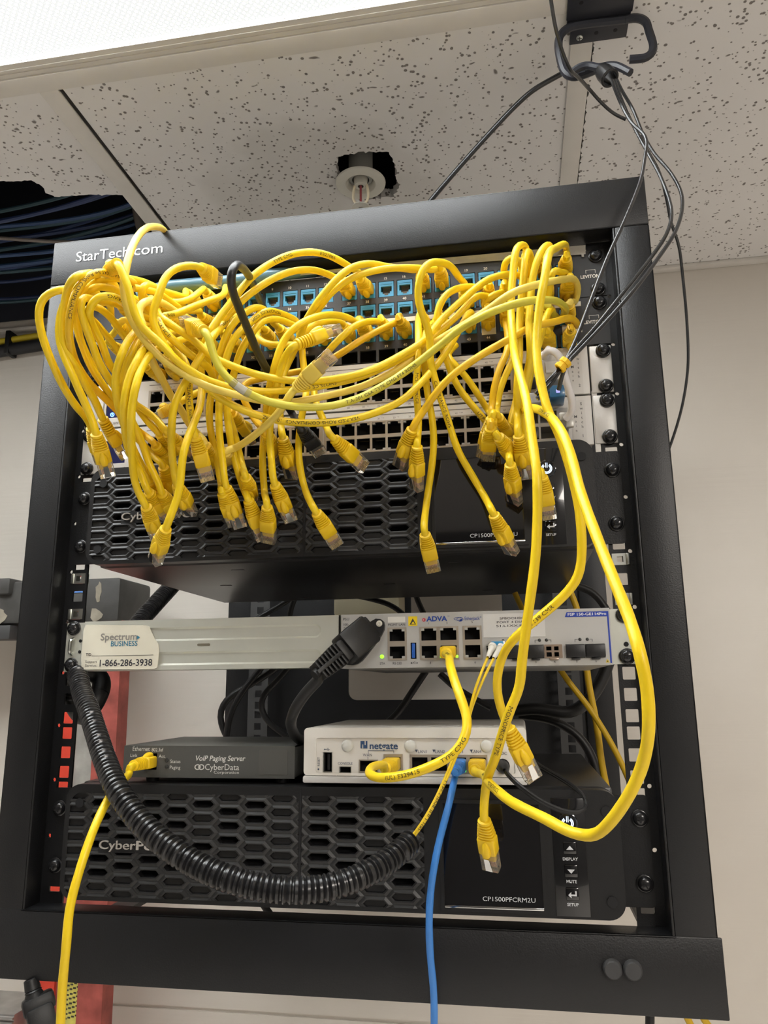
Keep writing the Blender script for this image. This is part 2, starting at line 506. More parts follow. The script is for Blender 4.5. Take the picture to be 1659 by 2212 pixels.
# fluorescent troffer with a prismatic lens
FX0, FX1, FY0, FY1 = -0.98, GX1 - 0.013, -0.55, FY - 0.012
fx = thing('ceiling_light', 'large recessed fluorescent ceiling light with a glowing white prismatic lens', 'ceiling light', ((FX0 + FX1) / 2, (FY0 + FY1) / 2, CH))
fr = MB()
fw = 0.019
fr.gridplate(FX0, FX1, FY0, FY1, [(FX0 + fw, FX1 - fw, FY0 + fw, FY1 - fw)], 0, 0.006)
fr.v = [(x, z, CH + 0.001 + y) for x, y, z in fr.v]
for a in (0.006, 0.0115):
    fr.box(FX0, FX1, FY1 - a - 0.0008, FY1 - a + 0.0008, CH - 0.0002, CH + 0.0012)
fr.build('light_frame', TSTEEL, fx)
def lens_material():
    m = bpy.data.materials.new('glowing_prismatic_lens'); m.use_nodes = True
    nt = m.node_tree; L = nt.links; b = nt.nodes['Principled BSDF']
    b.inputs['Base Color'].default_value = (0.30, 0.31, 0.32, 1); b.inputs['Roughness'].default_value = 0.35
    tc = nt.nodes.new('ShaderNodeTexCoord')
    mp = nt.nodes.new('ShaderNodeMapping'); mp.inputs['Rotation'].default_value = (0, 0, math.radians(45)); mp.inputs['Scale'].default_value = (190, 190, 190)
    L.new(tc.outputs['Object'], mp.inputs['Vector'])
    v = nt.nodes.new('ShaderNodeTexVoronoi'); v.inputs['Scale'].default_value = 1; v.inputs['Randomness'].default_value = 0; v.feature = 'F1'
    L.new(mp.outputs[0], v.inputs['Vector'])
    r = nt.nodes.new('ShaderNodeMapRange'); r.inputs[1].default_value = 0.53; r.inputs[2].default_value = 0.58; r.inputs[3].default_value = 1.1; r.inputs[4].default_value = 0.022
    L.new(v.outputs['Distance'], r.inputs[0])
    bp = nt.nodes.new('ShaderNodeBump'); bp.inputs['Strength'].default_value = 0.6; bp.inputs['Distance'].default_value = 0.001
    L.new(v.outputs['Distance'], bp.inputs['Height']); L.new(bp.outputs[0], b.inputs['Normal'])
    mu = nt.nodes.new('ShaderNodeMath'); mu.operation = 'MULTIPLY'; mu.inputs[1].default_value = FIXTURE_STRENGTH
    L.new(r.outputs[0], mu.inputs[0])
    b.inputs['Emission Color'].default_value = (0.97, 1.0, 1.0, 1)
    L.new(mu.outputs[0], b.inputs['Emission Strength'])
    return m
ln = MB(); ln.box(FX0 + fw - 0.001, FX1 - fw + 0.001, FY0 + fw - 0.001, FY1 - fw + 0.001, CH + 0.004, CH + 0.008)
ln.build('diffuser', lens_material(), fx)
hs = MB(); hs.box(FX0 + 0.004, FX1 - 0.004, FY0 + 0.004, FY1 - 0.004, CH + 0.0085, CH + 0.12)  # unseen box added to keep the lens glow out of the void
hs.build('housing', mat('grey_light_block', (0.2, 0.2, 0.2), 0.6), fx)

# sprinkler head
sp = thing('fire_sprinkler', 'cream recessed fire sprinkler head hanging in a torn ceiling hole', 'sprinkler', (SPX, SPY, CH))
CREAM = mat('cream_enamel', (0.62, 0.60, 0.53), 0.4)
e = MB(); e.lathe((SPX, SPY, CH - 0.010), (0, 0, 1), [(0.014, 0.0165), (0.010, 0.017), (0.004, 0.0185), (0.001, 0.021), (0, 0.0315), (0.0015, 0.0345), (0.004, 0.0350), (0.006, 0.033)], 40)
e.build('escutcheon', CREAM, sp)
e = MB(); e.lathe((SPX, SPY, CH - 0.002), (0, 0, 1), [(0, 0.012), (0.001, 0.0165), (0.010, 0.017), (0.05, 0.017)], 30)
e.build('cup', mat('grey_cup', (0.36, 0.36, 0.33), 0.5), sp)
e = MB(); e.lathe((SPX, SPY, CH - 0.012), (0, 0, 1), [(0, 0.004), (0.0005, 0.0085), (0.012, 0.010), (0.013, 0.010)], 24)
e.build('head_body', CREAM, sp)
e = MB()
for s in (-1, 1):
    e.tube(spline([(SPX + s * 0.0085, SPY, CH - 0.010), (SPX + s * 0.0105, SPY, CH - 0.022), (SPX + s * 0.0098, SPY, CH - 0.033), (SPX + s * 0.004, SPY, CH - 0.041), (SPX, SPY, CH - 0.042)], 0.002), 0.0019, 8)
e.build('yoke', mat('pale_brass', (0.72, 0.62, 0.44), 0.35), sp)
e = MB(); e.lathe((SPX, SPY, CH - 0.046), (0, 0, 1), [(0, 0.003), (0.0005, 0.0125), (0.0015, 0.0125), (0.004, 0.004)], 20)
e.build('deflector', CREAM, sp)
e = MB(); e.cyl((SPX, SPY, CH - 0.041), (0, 0, 1), 0.0016, 0.030, 10)
e.build('glass_bulb', mat('red_bulb', (0.30, 0.06, 0.07), 0.2), sp)

# blue data cables lying in the void above the broken tile
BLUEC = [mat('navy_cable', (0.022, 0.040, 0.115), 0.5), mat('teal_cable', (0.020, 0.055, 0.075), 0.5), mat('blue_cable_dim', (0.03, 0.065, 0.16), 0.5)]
cb_paths = []
for i in range(20):
    k = i / 19
    y0 = 0.34 + 0.26 * k + rnd.uniform(-.01, .01); zz = CH + 0.035 + rnd.uniform(0, 0.09) * (0.4 + k)
    pts = [(-1.6, y0 - 0.06, zz + 0.07), (-1.1, y0, zz + 0.02), (-0.75, y0 + 0.02, zz - 0.015 * k), (-0.42, y0 + rnd.uniform(-.02, .03), zz + 0.02), (-0.28, min(y0 + 0.03, 0.6), zz + 0.14), (-0.22, min(y0 + 0.03, 0.6), zz + 0.25)]
    m = MB(); m.tube(smooth_path(spline(pts, 0.02)), 0.0033, 7)
    o = m.build('data_cable', BLUEC[i % 3])
    tag(o, 'dark blue data cable in the bundle lying above the broken ceiling tile', 'cable', 'blue data cables above the ceiling')
m = MB(); m.tube(smooth_path(spline([(-1.4, 0.36, CH + 0.12), (-0.85, 0.37, CH + 0.06), (-0.48, 0.44, CH + 0.04), (-0.1, 0.5, CH + 0.09)], 0.02)), 0.003, 7)
tag(m.build('data_cable', mat('grey_cable', (0.20, 0.17, 0.15), 0.5)), 'single grey cable crossing the dark ceiling opening above the blue bundle', 'cable')
m = MB(); m.tube(smooth_path(spline([(-0.36, 0.33, CH + 0.16), (-0.405, 0.36, CH + 0.09), (-0.425, 0.42, CH + 0.04), (-0.40, 0.50, CH - 0.015)], 0.012)), 0.011, 10)
tag(m.build('flexible_conduit', mat('brown_conduit', (0.055, 0.046, 0.036), 0.6)), 'brown flexible conduit curving down beside the metal grid above the rack', 'conduit')
m = MB(); m.tube(smooth_path(spline([(-0.34, 0.34, CH + 0.16), (-0.375, 0.37, CH + 0.09), (-0.395, 0.42, CH + 0.04), (-0.375, 0.50, CH - 0.01)], 0.012)), 0.007, 8)
tag(m.build('data_cable', mat('blue_cable_lit', (0.05, 0.12, 0.27), 0.5)), 'brighter blue cable curving down beside the brown flexible conduit', 'cable')  # lit copy of the dim blue: light put into the colour

# yellow and black cables fixed along the wall just under the ceiling
for nm, col, zz, r, lab in (('wall_cable', (0.62, 0.47, 0.03), 0.303, 0.0065, 'yellow cable running along the wall under the ceiling trim'),
                            ('wall_conduit', (0.012, 0.012, 0.014), 0.283, 0.012, 'thick black cable sagging along the wall below the yellow cable')):
    m = MB(); m.tube(smooth_path(spline([(-1.6, WY - 0.016, zz - 0.05), (-0.95, WY - 0.016, zz - 0.013), (-0.82, WY - 0.016, zz - 0.004), (-0.68, WY - 0.016, zz + 0.004), (-0.4, WY - 0.016, zz + 0.006), (0.25, WY - 0.016, zz + 0.004)], 0.02)), r, 10)
    tag(m.build(nm, mat(nm + '_jacket', col, 0.5)), lab, 'cable')
m = MB(); m.bevbox(-0.806, -0.796, WY - 0.028, WY, 0.268, 0.316, 0.002)
tag(m.build('cable_clip', RUBBER), 'black clip holding the yellow and black cables to the wall', 'clip')

# red step ladder leaning between the rack and the wall
lad = thing('step_ladder', 'red fibreglass step ladder with a grey dirty top cap standing behind the rack', 'ladder', (-0.58, 0.52, -1.6))
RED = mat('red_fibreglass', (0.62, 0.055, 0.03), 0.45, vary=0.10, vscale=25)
GREY = mat('stained_grey_plastic', (0.062, 0.060, 0.056), 0.6, vary=0.35, vscale=18)
CON = mat('dried_mortar', (0.27, 0.24, 0.19), 0.9, bump=0.6, bscale=120, vary=0.2, vscale=50)
def slanted(m, x0, x1, y0, y1, zt, zb, dxt=0.0):
    v = []
    for z, dx in ((zb, 0), (zt, dxt)):
        v += [(x0 + dx, y0, z), (x1 + dx, y0, z), (x1 + dx, y1, z), (x0 + dx, y1, z)]
    return m.add(v, [(0, 3, 2, 1), (4, 5, 6, 7), (0, 1, 5, 4), (1, 2, 6, 5), (2, 3, 7, 6), (3, 0, 4, 7)])
m = MB()
for dx0 in (-0.019,):
    slanted(m, -0.552, -0.520, 0.485, 0.515, -0.265, -1.6, 0.0)
m.build('side_rail', RED, lad, )
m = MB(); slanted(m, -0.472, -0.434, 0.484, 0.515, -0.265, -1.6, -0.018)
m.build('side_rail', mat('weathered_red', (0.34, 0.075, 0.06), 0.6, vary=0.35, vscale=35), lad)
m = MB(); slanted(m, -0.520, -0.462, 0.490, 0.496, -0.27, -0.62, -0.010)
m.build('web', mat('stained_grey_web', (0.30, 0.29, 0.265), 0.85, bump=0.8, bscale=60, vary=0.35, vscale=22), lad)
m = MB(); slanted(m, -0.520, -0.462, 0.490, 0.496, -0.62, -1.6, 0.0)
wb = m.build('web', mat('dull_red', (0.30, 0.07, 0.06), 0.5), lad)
m = MB(); slanted(m, -0.512, -0.478, 0.4885, 0.4898, -0.745, -1.1, 0.0)
lb = m.build('warning_label', mat('yellow_label', (0.62, 0.55, 0.12), 0.55, vary=0.2, vscale=70), lad)
m = MB()
for r in range(9):
    zz = -0.775 - r * 0.006
    for k in range(5):
        a = -0.509 + k * 0.0055 + (0.001 if r % 2 else 0)
        m.box(a, a + 0.0042, 0.4881, 0.4884, zz + k * 0.0016, zz + k * 0.0016 + 0.0022)
m.build('label_print', mat('label_ink', (0.05, 0.045, 0.03), 0.6), lb)
m = MB(); m.bevbox(-0.80, -0.452, 0.47, 0.575, -0.268, -0.200, 0.006)
m.bevbox(-0.80, -0.635, 0.46, 0.55, -0.222, -0.196, 0.004)
cap = m.build('top_cap', GREY, lad)
m = MB()
for (x, z, rx, rz) in ((-0.487, -0.222, 0.006, 0.018), (-0.490, -0.257, 0.014, 0.011), (-0.655, -0.255, 0.014, 0.014)):
    m = MB()
    pts = [(x + rx * math.cos(a * .5236) * rnd.uniform(.45, 1.15), z + rz * math.sin(a * .5236) * rnd.uniform(.7, 1.1)) for a in range(12)]
    m.polyplate([pts], 0.4692, 0.4705)
    m.build('mortar_splash', CON, cap)
m = MB(); m.bevbox(-0.80, -0.628, 0.462, 0.50, -0.292, -0.270, 0.003)
m.build('tool_tray', mat('dark_tray', (0.05, 0.05, 0.05), 0.5), lad)
m = MB(); m.box(-0.531, -0.512, 0.4688, 0.4702, -0.222, -0.212)
m.build('tape', mat('blue_tape', (0.10, 0.25, 0.62), 0.6), lad)
m = MB(); m.bevbox(-0.95, -0.568, 0.47, 0.55, -0.845, -0.812, 0.002)
for k in range(5): m.bevbox(-0.95, -0.568, 0.466, 0.471, -0.843 + k * 0.0062, -0.8395 + k * 0.0062, 0.0008)
m.build('step', mat('worn_aluminium', (0.45, 0.44, 0.42), 0.4, metal=0.8, vary=0.2, vscale=30), lad)
# ------------------------------------------------------------------ equipment rack
RX = 0.2342
rack = thing('equipment_rack', 'black open frame wall rack holding all the network equipment', 'rack', (0, 0.23, -0.6))
YF = -0.020
LET = mat('light_grey_print', (0.55, 0.56, 0.58), 0.5)
m = MB(); m.bevbox(-0.2765, 0.2765, YF, YF + 0.0022, 0.0085, 0.0545, 0.0009)
m.bevbox(-0.2765, 0.2765, YF, 0.035, 0.0530, 0.0550, 0.0009)
m.bevbox(-0.2765, 0.2765, YF, 0.012, 0.0085, 0.0105, 0.0009)
tb = m.build('top_bar', BLACK, rack)
m = MB()
x0, z0 = F(164, 567, YF); x1, z1 = F(351, 548, YF)
W_ = x1 - x0
m.text('StarTech', x0, z0 + 0.0005, YF - 0.0004, 0.0106, w=W_ * 0.612)
m.text('com', x0 + W_ * 0.675, z0 + 0.0005, YF - 0.0004, 0.0106, w=W_ * 0.325)
m.polyplate([circ(x0 + W_ * 0.643, z0 + 0.0002, 0.0022)], YF - 0.0004, YF)
m.build('lettering', mat('silver_print', (0.80, 0.82, 0.84), 0.4), tb)
m = MB(); m.bevbox(-0.279, 0.279, YF - 0.0005, YF + 0.002, -0.591, -0.5403, 0.0009)
m.bevbox(-0.250, 0.250, YF - 0.0005, 0.0010, -0.5425, -0.5403, 0.0009)
m.bevbox(-0.279, 0.279, YF, 0.030, -0.591, -0.589, 0.0009)
bb = m.build('bottom_bar', BLACK, rack)
for px, py in ((1324, 2096), (1368, 2098)):
    x, z = F(px, py, YF - 0.004)
    m = MB(); m.lathe((x, YF - 0.0052, z), (0, 1, 0), [(0, 0.00001), (0.0001, 0.0052), (0.0012, 0.0062), (0.0052, 0.0066)], 24)
    m.build('rubber_cap', mat('grey_rubber', (0.045, 0.045, 0.046), 0.6), bb)
for s in (-1, 1):
    a, b = sorted((s * 0.2485, s * 0.2765))
    m = MB(); m.bevbox(a, b, YF, YF + 0.002, -0.5415, 0.0085, 0.0009)
    i0, i1 = sorted((s * 0.2485, s * 0.2465))
    m.bevbox(i0, i1, YF, 0.002, -0.541, 0.0085, 0.0009)
    i0, i1 = sorted((s * 0.2765, s * 0.2745))
    m.bevbox(i0, i1, YF, 0.030, -0.5415, 0.0085, 0.0009)
    m.build('front_post', BLACK, rack)
    holes = []
    for u in range(12):
        for f in (6.35, 22.25, 38.1):
            zc = -(u * 44.45 + f) / 1000
            holes.append(list(reversed(rrect(s * RX - 0.0048, s * RX + 0.0048, zc - 0.0048, zc + 0.0048, 0.0007, 2))))
        if u > 0: holes.append(list(reversed(circ(s * 0.2425, -u * U, 0.0017, 12))))
    a, b = sorted((s * 0.2262, s * 0.2475))
    m = MB(); m.polyplate([rectl(a, b, -0.541, 0.008)] + holes, 0.0, 0.002)
    m.build('mounting_rail', BLACK, rack)
    # empty cage nuts in the free space above the service box
    for u, f in ((6, 6.35), (6, 38.1)):
        zc = -(u * 44.45 + f) / 1000
        m = MB(); m.gridplate(s * RX - 0.0062, s * RX + 0.0062, zc - 0.0046, zc + 0.0046, [(s * RX - 0.0024, s * RX + 0.0024, zc - 0.0024, zc + 0.0024)], -0.0004, 0.0058)
        ca, cb2 = sorted((s * RX + s * 0.0046, s * RX + s * 0.0072))
        m.bevbox(ca, cb2, -0.0016, 0.0004, zc - 0.0045, zc + 0.0045, 0.0004)
        m.build('cage_nut', ZINC, rack)
    a, b = sorted((s * 0.250, s * 0.2745))
    m = MB(); m.box(a, b, 0.03, 0.485, 0.050, 0.0545); m.build('side_rail', BLACK, rack)
    m = MB(); m.box(a, b, 0.03, 0.485, -0.591, -0.5865); m.build('side_rail', BLACK, rack)
    a, b = sorted((s * 0.2375, s * 0.2745))
    m = MB(); m.bevbox(a, b, 0.470, 0.485, -0.591, 0.0545, 0.001); m.build('rear_post', BLACK, rack)
    hs = []
    for u in range(12):
        for f in (6.35, 22.25, 38.1):
            zc = -(u * 44.45 + f) / 1000
            hs.append((s * 0.214 - 0.0047, s * 0.214 + 0.0047, zc - 0.0047, zc + 0.0047))
    a, b = sorted((s * 0.200, s * 0.229))
    m = MB(); m.gridplate(a, b, -0.541, 0.008, hs, 0.440, 0.442); m.build('mounting_rail', mat('grey_black_paint', (0.045, 0.045, 0.045), 0.6), rack)
m = MB()
m.polyplate([rectl(-0.2375, 0.2375, -0.591, 0.0545), list(reversed(rrect(-0.092, 0.126, -0.388, -0.335, 0.012, 5))), list(reversed(rrect(0.0005, 0.131, -0.268, -0.215, 0.003, 3)))], 0.476, 0.480)
m.build('rear_panel', BLACK, rack)

# Phillips screw (one shape, many places)
def screw_mesh():
    m = MB()
    m.lathe((0, 0, 0), (0, -1, 0), [(0, 0.0062), (0.0012, 0.0062), (0.0015, 0.0058), (0.0016, 0.0052), (0.0034, 0.0049), (0.0048, 0.0036), (0.0053, 0.0018), (0.0054, 0.0001)], 28)
    o = m.build('mounting_screw', SCREW)
    return o
def cross_mesh():
    m = MB()
    for a, b in ((0.0026, 0.0006), (0.0006, 0.0026)):
        m.box(-a, a, -0.00562, -0.0040, -b, b)
    return m.build('cross_recess', DARK)
_scr = screw_mesh(); _crs = cross_mesh()
scr_rnd = random.Random(3)
def screw(parent, x, z, y=-0.002):
    o = place(_scr, 'mounting_screw', parent, (x, y, z))
    c = bpy.data.objects.new('cross_recess', _crs.data); COL.objects.link(c); c.parent = o
    c.rotation_euler = (0, scr_rnd.uniform(0, 1.5), 0)
    return o
def ear_screws(parent, u, offs, y=-0.002, skip=()):
    for s in (-1, 1):
        for f in offs:
            if (s, f) in skip: continue
            screw(parent, s * 0.2334, -(u * 44.45 + f) / 1000, y)
# ------------------------------------------------------------------ patch panels
PST = [-0.2002, -0.0930, 0.0142, 0.1214]
def colx(c): c -= 1; return PST[c // 6] + 0.017 * (c % 6)
ROWZ = {(1, 1): -0.0184, (1, 2): -0.0400, (2, 1): -0.0617, (2, 2): -0.0850}
JBLUE = mat('jack_blue', (0.045, 0.26, 0.47), 0.4)
JTEAL = mat('jack_teal', (0.015, 0.09, 0.10), 0.5)
def jack_meshes():
    m = MB()
    m.gridplate(-0.0068, 0.0068, -0.0074, 0.0074, [(-0.0050, 0.0050, -0.0026, 0.0030), (-0.0034, 0.0034, -0.0046, -0.0026), (-0.0018, 0.0018, -0.0060, -0.0046)], -0.0014, 0.004)
    m.box(-0.0056, 0.0056, -0.0018, -0.0014, 0.0046, 0.0052)
    j = m.build('jack', JBLUE)
    m = MB(); m.box(-0.0052, 0.0052, 0.0038, 0.0045, -0.0062, 0.0032)
    m.box(-0.0052, 0.0052, -0.0012, 0.0038, 0.0024, 0.0030)
    r = m.build('recess', JTEAL)
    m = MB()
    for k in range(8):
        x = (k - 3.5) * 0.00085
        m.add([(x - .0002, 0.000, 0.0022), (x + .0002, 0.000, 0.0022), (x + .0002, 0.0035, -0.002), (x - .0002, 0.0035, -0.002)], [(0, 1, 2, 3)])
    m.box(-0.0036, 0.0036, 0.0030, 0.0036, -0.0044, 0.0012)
    c = m.build('contacts', mat('contact_dark_bronze', (0.09, 0.07, 0.05), 0.4, metal=0.6))  # contacts and their backing in one dark bronze
    return j, r, c
_jk = jack_meshes()
PANELF = mat('panel_black', (0.030, 0.030, 0.031), 0.5, bump=0.1, bscale=700)
NUMB = mat('white_number_print', (0.70, 0.66, 0.58), 0.5)
PAPER = mat('aged_label_paper', (0.66, 0.62, 0.50), 0.6)
def patch_panel(k, u, label, jacks2, missing):
    t = thing('patch_bay', label, 'patch panel', (0, 0, -(u + .5) * U), 'patch panels')
    zt, zb = uz(u) - 0.0004, uz(u + 1) + 0.0004
    holes = []
    for r in (1, 2):
        for c in range(1, 25):
            x = colx(c); z = ROWZ[k, r]
            holes.append((x - 0.0073, x + 0.0073, z - 0.0078, z + 0.0078))
    m = MB(); m.gridplate(-0.2405, 0.2405, zb, zt, holes, -0.0022, 0.0)
    m.build('face_plate', PANELF, t)
    m = MB(); m.box(-0.216, 0.216, 0.022, 0.026, zb, zt); m.box(-0.216, 0.216, 0.0, 0.026, zt - 0.001, zt); m.box(-0.216, 0.216, 0.0, 0.026, zb, zb + 0.001)
    m.build('housing', DARK, t)
    for r in (1, 2):
        for c in range(1, 25):
            if (r == 2 and jacks2 is not None and c not in jacks2) or (r, c) in missing: continue
            p = (colx(c), -0.0005, ROWZ[k, r])
            j = place(_jk[0], 'jack', t, p)
            for q in _jk[1:]:
                o = bpy.data.objects.new(q.name.split('.')[0], q.data); COL.objects.link(o); o.parent = j
    m = MB()
    for c in range(1, 25):
        if k == 1: m.text(str(c), colx(c) - 0.0004, ROWZ[1, 1] + 0.0094, -0.0024, 0.0024, 'C', bold=0.012)
        m.text(str(c + 24), colx(c) - 0.0004, ROWZ[k, 2] + 0.0094, -0.0024, 0.0024, 'C', bold=0.012)
    zl = zt - 0.0262 if k == 1 else zt - 0.0246
    m.text('LEVITON', 0.2194, zl, -0.0024, 0.0030, w=0.0160, bold=0.03)
    for a, b, c, d in ((0.2240, 0.2322, 0.0074, 0.0077), (0.2240, 0.2243, 0.0045, 0.0077), (0.2319, 0.2322, 0.0045, 0.0077)):
        m.box(a, b, -0.0024, -0.0022, zl + c, zl + d)
    m.build('lettering', NUMB, t)
    ear_screws(t, u, (6.35, 38.1), -0.0022, skip=((1, 38.1),) if k == 2 else ())
    return t
pp1 = patch_panel(1, 0, 'black patch panel topmost in the rack, ports numbered 1 to 48 with blue jacks', None, {(2, 11)})
pp2 = patch_panel(2, 1, 'second black patch panel with a cream number strip and empty black lower openings', {23, 24}, set())
# strips of label paper on the panels
m = MB(); m.add([(-0.045, -0.0035, 0.0035), (0.06, -0.0035, 0.0005), (0.225, -0.0035, -0.0042), (0.2255, -0.0035, 0.0046), (0.06, -0.0045, 0.0060), (-0.045, -0.006, 0.0040)], [(0, 1, 4, 5), (1, 2, 3, 4)])
m.box(0.2215, 0.2235, -0.0037, -0.0033, -0.0065, -0.004)
m.build('label_strip', mat('grey_label_strip', (0.38, 0.36, 0.32), 0.6, vary=0.1, vscale=90), pp1)
m = MB()
for a, b in ((-0.0700, 0.0028), (0.0065, 0.1100), (0.1135, 0.2180)):
    m.gridplate(a, b, -0.0524, -0.0480, [], -0.0028, -0.0024)
ls = m.build('label_strip', PAPER, pp2)
m = MB()
for st, c in (('57', 9), ('58', 10), ('59', 11), ('60', 12), ('2', 15), ('4', 16), ('5', 17), ('6', 18), ('7', 19), ('8', 20)):
    m.text(st, colx(c), -0.0516, -0.00295, 0.0027, 'C')
m.build('number_print', mat('pencil_grey', (0.10, 0.09, 0.08), 0.6), ls)
for q in ((0.1325, 0.1450, -0.0028, -0.0022, -0.0716, -0.0530), (0.2010, 0.2175, -0.0028, -0.0022, -0.0765, -0.0690)):
    m = MB(); m.box(*q); m.build('label_patch', PAPER, pp2)

# blue glossy tube lying across the rack above the first panel
m = MB(); m.tube(smooth_path(spline([on_y(300, 640, -0.012), on_y(350, 622, -0.012), on_y(430, 614, -0.012), on_y(520, 606, -0.014), on_y(590, 594, -0.010), on_y(680, 585, 0.006)], 0.006)), 0.0062, 14)
tag(m.build('plastic_tube', mat('blue_grey_gloss', (0.10, 0.20, 0.27), 0.22, coat=0.4)), 'glossy blue grey tube lying across the rack above the top patch panel', 'tube')

# ------------------------------------------------------------------ network switches
SWP = mat('silver_white_paint', (0.64, 0.62, 0.59), 0.38, metal=0.25, bump=0.08, bscale=900)
SWG = mat('warm_grey_port_frame', (0.42, 0.37, 0.31), 0.35, metal=0.55)
SWI = mat('light_grey_print_ink', (0.10, 0.10, 0.10), 0.5)
def swx(k): return -0.0187 + (k - 12) * 0.01363 if k <= 12 else -0.0005 + (k - 13) * 0.01363
def port_meshes():
    m = MB()
    m.box(-0.0060, 0.0060, 0.010, 0.011, -0.0057, 0.0057)
    m.box(-0.0060, -0.0056, 0.0, 0.011, -0.0057, 0.0057); m.box(0.0056, 0.0060, 0.0, 0.011, -0.0057, 0.0057)
    m.box(-0.0060, 0.0060, 0.0, 0.011, 0.0053, 0.0057); m.box(-0.0060, 0.0060, 0.0, 0.011, -0.0057, -0.0053)
    p = m.build('port', DARK)
    m = MB()
    for s in (-1, 1):
        m.box(s * 0.0045 - 0.0012, s * 0.0045 + 0.0012, -0.0006, 0.002, 0.0038, 0.0055)
    m.box(-0.0060, -0.0020, -0.0008, 0.001, 0.0053, 0.0060); m.box(0.0020, 0.0060, -0.0008, 0.001, 0.0053, 0.0060)
    tbs = m.build('latch_tab', mat('bright_tab_metal', (0.50, 0.50, 0.50), 0.3, metal=0.7))
    m = MB()
    for k in range(8): m.box((k - 3.5) * 0.00095 - 0.0002, (k - 3.5) * 0.00095 + 0.0002, 0.004, 0.0044, -0.0047, -0.0043)
    ct = m.build('contacts', mat('tiny_gold', (0.6, 0.5, 0.3), 0.3, metal=0.8))
    return p, tbs, ct
_pt = port_meshes()
def net_switch(u, label, num):
    t = thing('network_switch', label, 'network switch', (0, 0.1, -(u + .5) * U), '48 port network switches')
    zt, zb = -u * U - 0.0009, -(u + 1) * U + 0.0009
    zo = zt + 0.1343                       # row offsets were taken from the lower switch
    y = -0.0024
    za, zc = zo - 0.1510 + 0.0, zo - 0.1652
    g0, g1 = zo - 0.1442, zo - 0.1722
    holes = [(-0.1765, -0.0098, g1, g0), (-0.0088, 0.1580, g1, g0), (0.1605, 0.2010, g1 - 0.0002, g0 + 0.0002), (-0.2188, -0.1965, zo - 0.1680, zo - 0.1460)]
    m = MB(); m.gridplate(-0.2202, 0.2205, zb, zt, holes, y, y + 0.003)
    fp = m.build('face_plate', SWP, t)
    m = MB(); m.box(-0.2195, 0.2195, y + 0.016, 0.25, zb, zt); m.box(-0.2195, 0.2195, y + 0.003, y + 0.016, zt - 0.001, zt); m.box(-0.2195, 0.2195, y + 0.003, y + 0.016, zb, zb + 0.001)
    m.build('chassis', mat('grey_chassis', (0.30, 0.30, 0.29), 0.4, metal=0.4), t)
    for a, b in ((-0.1765, -0.0098), (-0.0088, 0.1580)):
        hs = []
        for k in range(1, 25):
            if a < swx(k) < b: hs += [(swx(k) - 0.0058, swx(k) + 0.0058, q - 0.0055, q + 0.0055) for q in (za, zc)]
        m = MB(); m.gridplate(a, b, g1, g0, hs, y - 0.0008, y + 0.002)
        m.build('port_frame', SWG, t)
    for k in range(1, 25):
        for q, fl in ((za, 1), (zc, -1)):
            p = place(_pt[0], 'port', t, (swx(k), y + 0.0005, q))
            if fl < 0: p.rotation_euler = (0, math.pi, 0)
            for s in _pt[1:]:
                o = bpy.data.objects.new(s.name.split('.')[0], s.data); COL.objects.link(o); o.parent = p
    m = MB(); m.gridplate(0.1605, 0.2010, g1 - 0.0002, g0 + 0.0002, [(x - 0.0069, x + 0.0069, q - 0.0052, q + 0.0052) for x in (0.1695, 0.1850) for q in (zo - 0.1512, zo - 0.1648)], y - 0.001, y + 0.02)
    m.build('module_cage', mat('nickel_cage', (0.45, 0.44, 0.42), 0.3, metal=0.8), t)
    m = MB()
    for x, q in ((0.1695, zo - 0.1648),):
        m.bevbox(x - 0.0066, x + 0.0066, y - 0.003, y + 0.008, q - 0.005, q + 0.005, 0.0006)
    m.build('dust_cap', BLACKPL, t)
    m = MB(); m.box(-0.2188, -0.1965, y + 0.001, y + 0.002, zo - 0.1680, zo - 0.1460)
    d = m.build('display', mat('navy_display', (0.008, 0.012, 0.075), 0.15, coat=0.5), t)
    m = MB(); dx, dz = -0.2125, zo - 0.1645
    m.polyplate([circ(dx, dz, 0.0021, 24), list(reversed(circ(dx, dz, 0.0014, 20)))], y + 0.0004, y + 0.0009)
    m.box(dx - 0.0004, dx + 0.0004, y + 0.0004, y + 0.0009, dz - 0.0006, dz + 0.0010)
    m.build('display_icon', mat('blue_glow', (0.1, 0.2, 0.9), 0.4, emit=(0.15, 0.35, 1.0), estr=3.0), d)
    # groove shade painted as dark strips, and print
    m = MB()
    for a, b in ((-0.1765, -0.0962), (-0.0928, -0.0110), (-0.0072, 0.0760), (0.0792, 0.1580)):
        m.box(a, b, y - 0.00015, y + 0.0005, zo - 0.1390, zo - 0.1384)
    m.build('groove_shade', mat('groove_shadow', (0.16, 0.15, 0.14), 0.6), fp)
    m = MB()
    for k in range(1, 25):
        st = ('**' if k > 20 else '*')
        m.text('%d ϕ%s' % (2 * k - 1, st), swx(k) + 0.0018, zo - 0.1430, y - 0.0002, 0.0017, 'C')
        m.text('%d ϕ%s' % (2 * k, st), swx(k) + 0.0018, zo - 0.1756, y - 0.0002, 0.0017, 'C')
    m.text('50', 0.1700, zo - 0.1758, y - 0.0002, 0.0019, 'C'); m.text('52', 0.1855, zo - 0.1758, y - 0.0002, 0.0019, 'C')
    m.text('USW Pro', -0.2120, zo - 0.1745, y - 0.0002, 0.0022, bold=0.01)
    m.polyplate([circ(-0.1960, zo - 0.1735, 0.0014, 18), list(reversed(circ(-0.1960, zo - 0.1735, 0.0009, 16)))], y - 0.0002, y)
    m.build('lettering', SWI, fp)
    m = MB(); m.polyplate([rrect(0.2040, 0.2152, zo - 0.1768, zo - 0.1380, 0.0006, 2)], y - 0.00035, y)
    lb = m.build('label', mat('matt_clear_label', (0.60, 0.58, 0.55), 0.55), t)
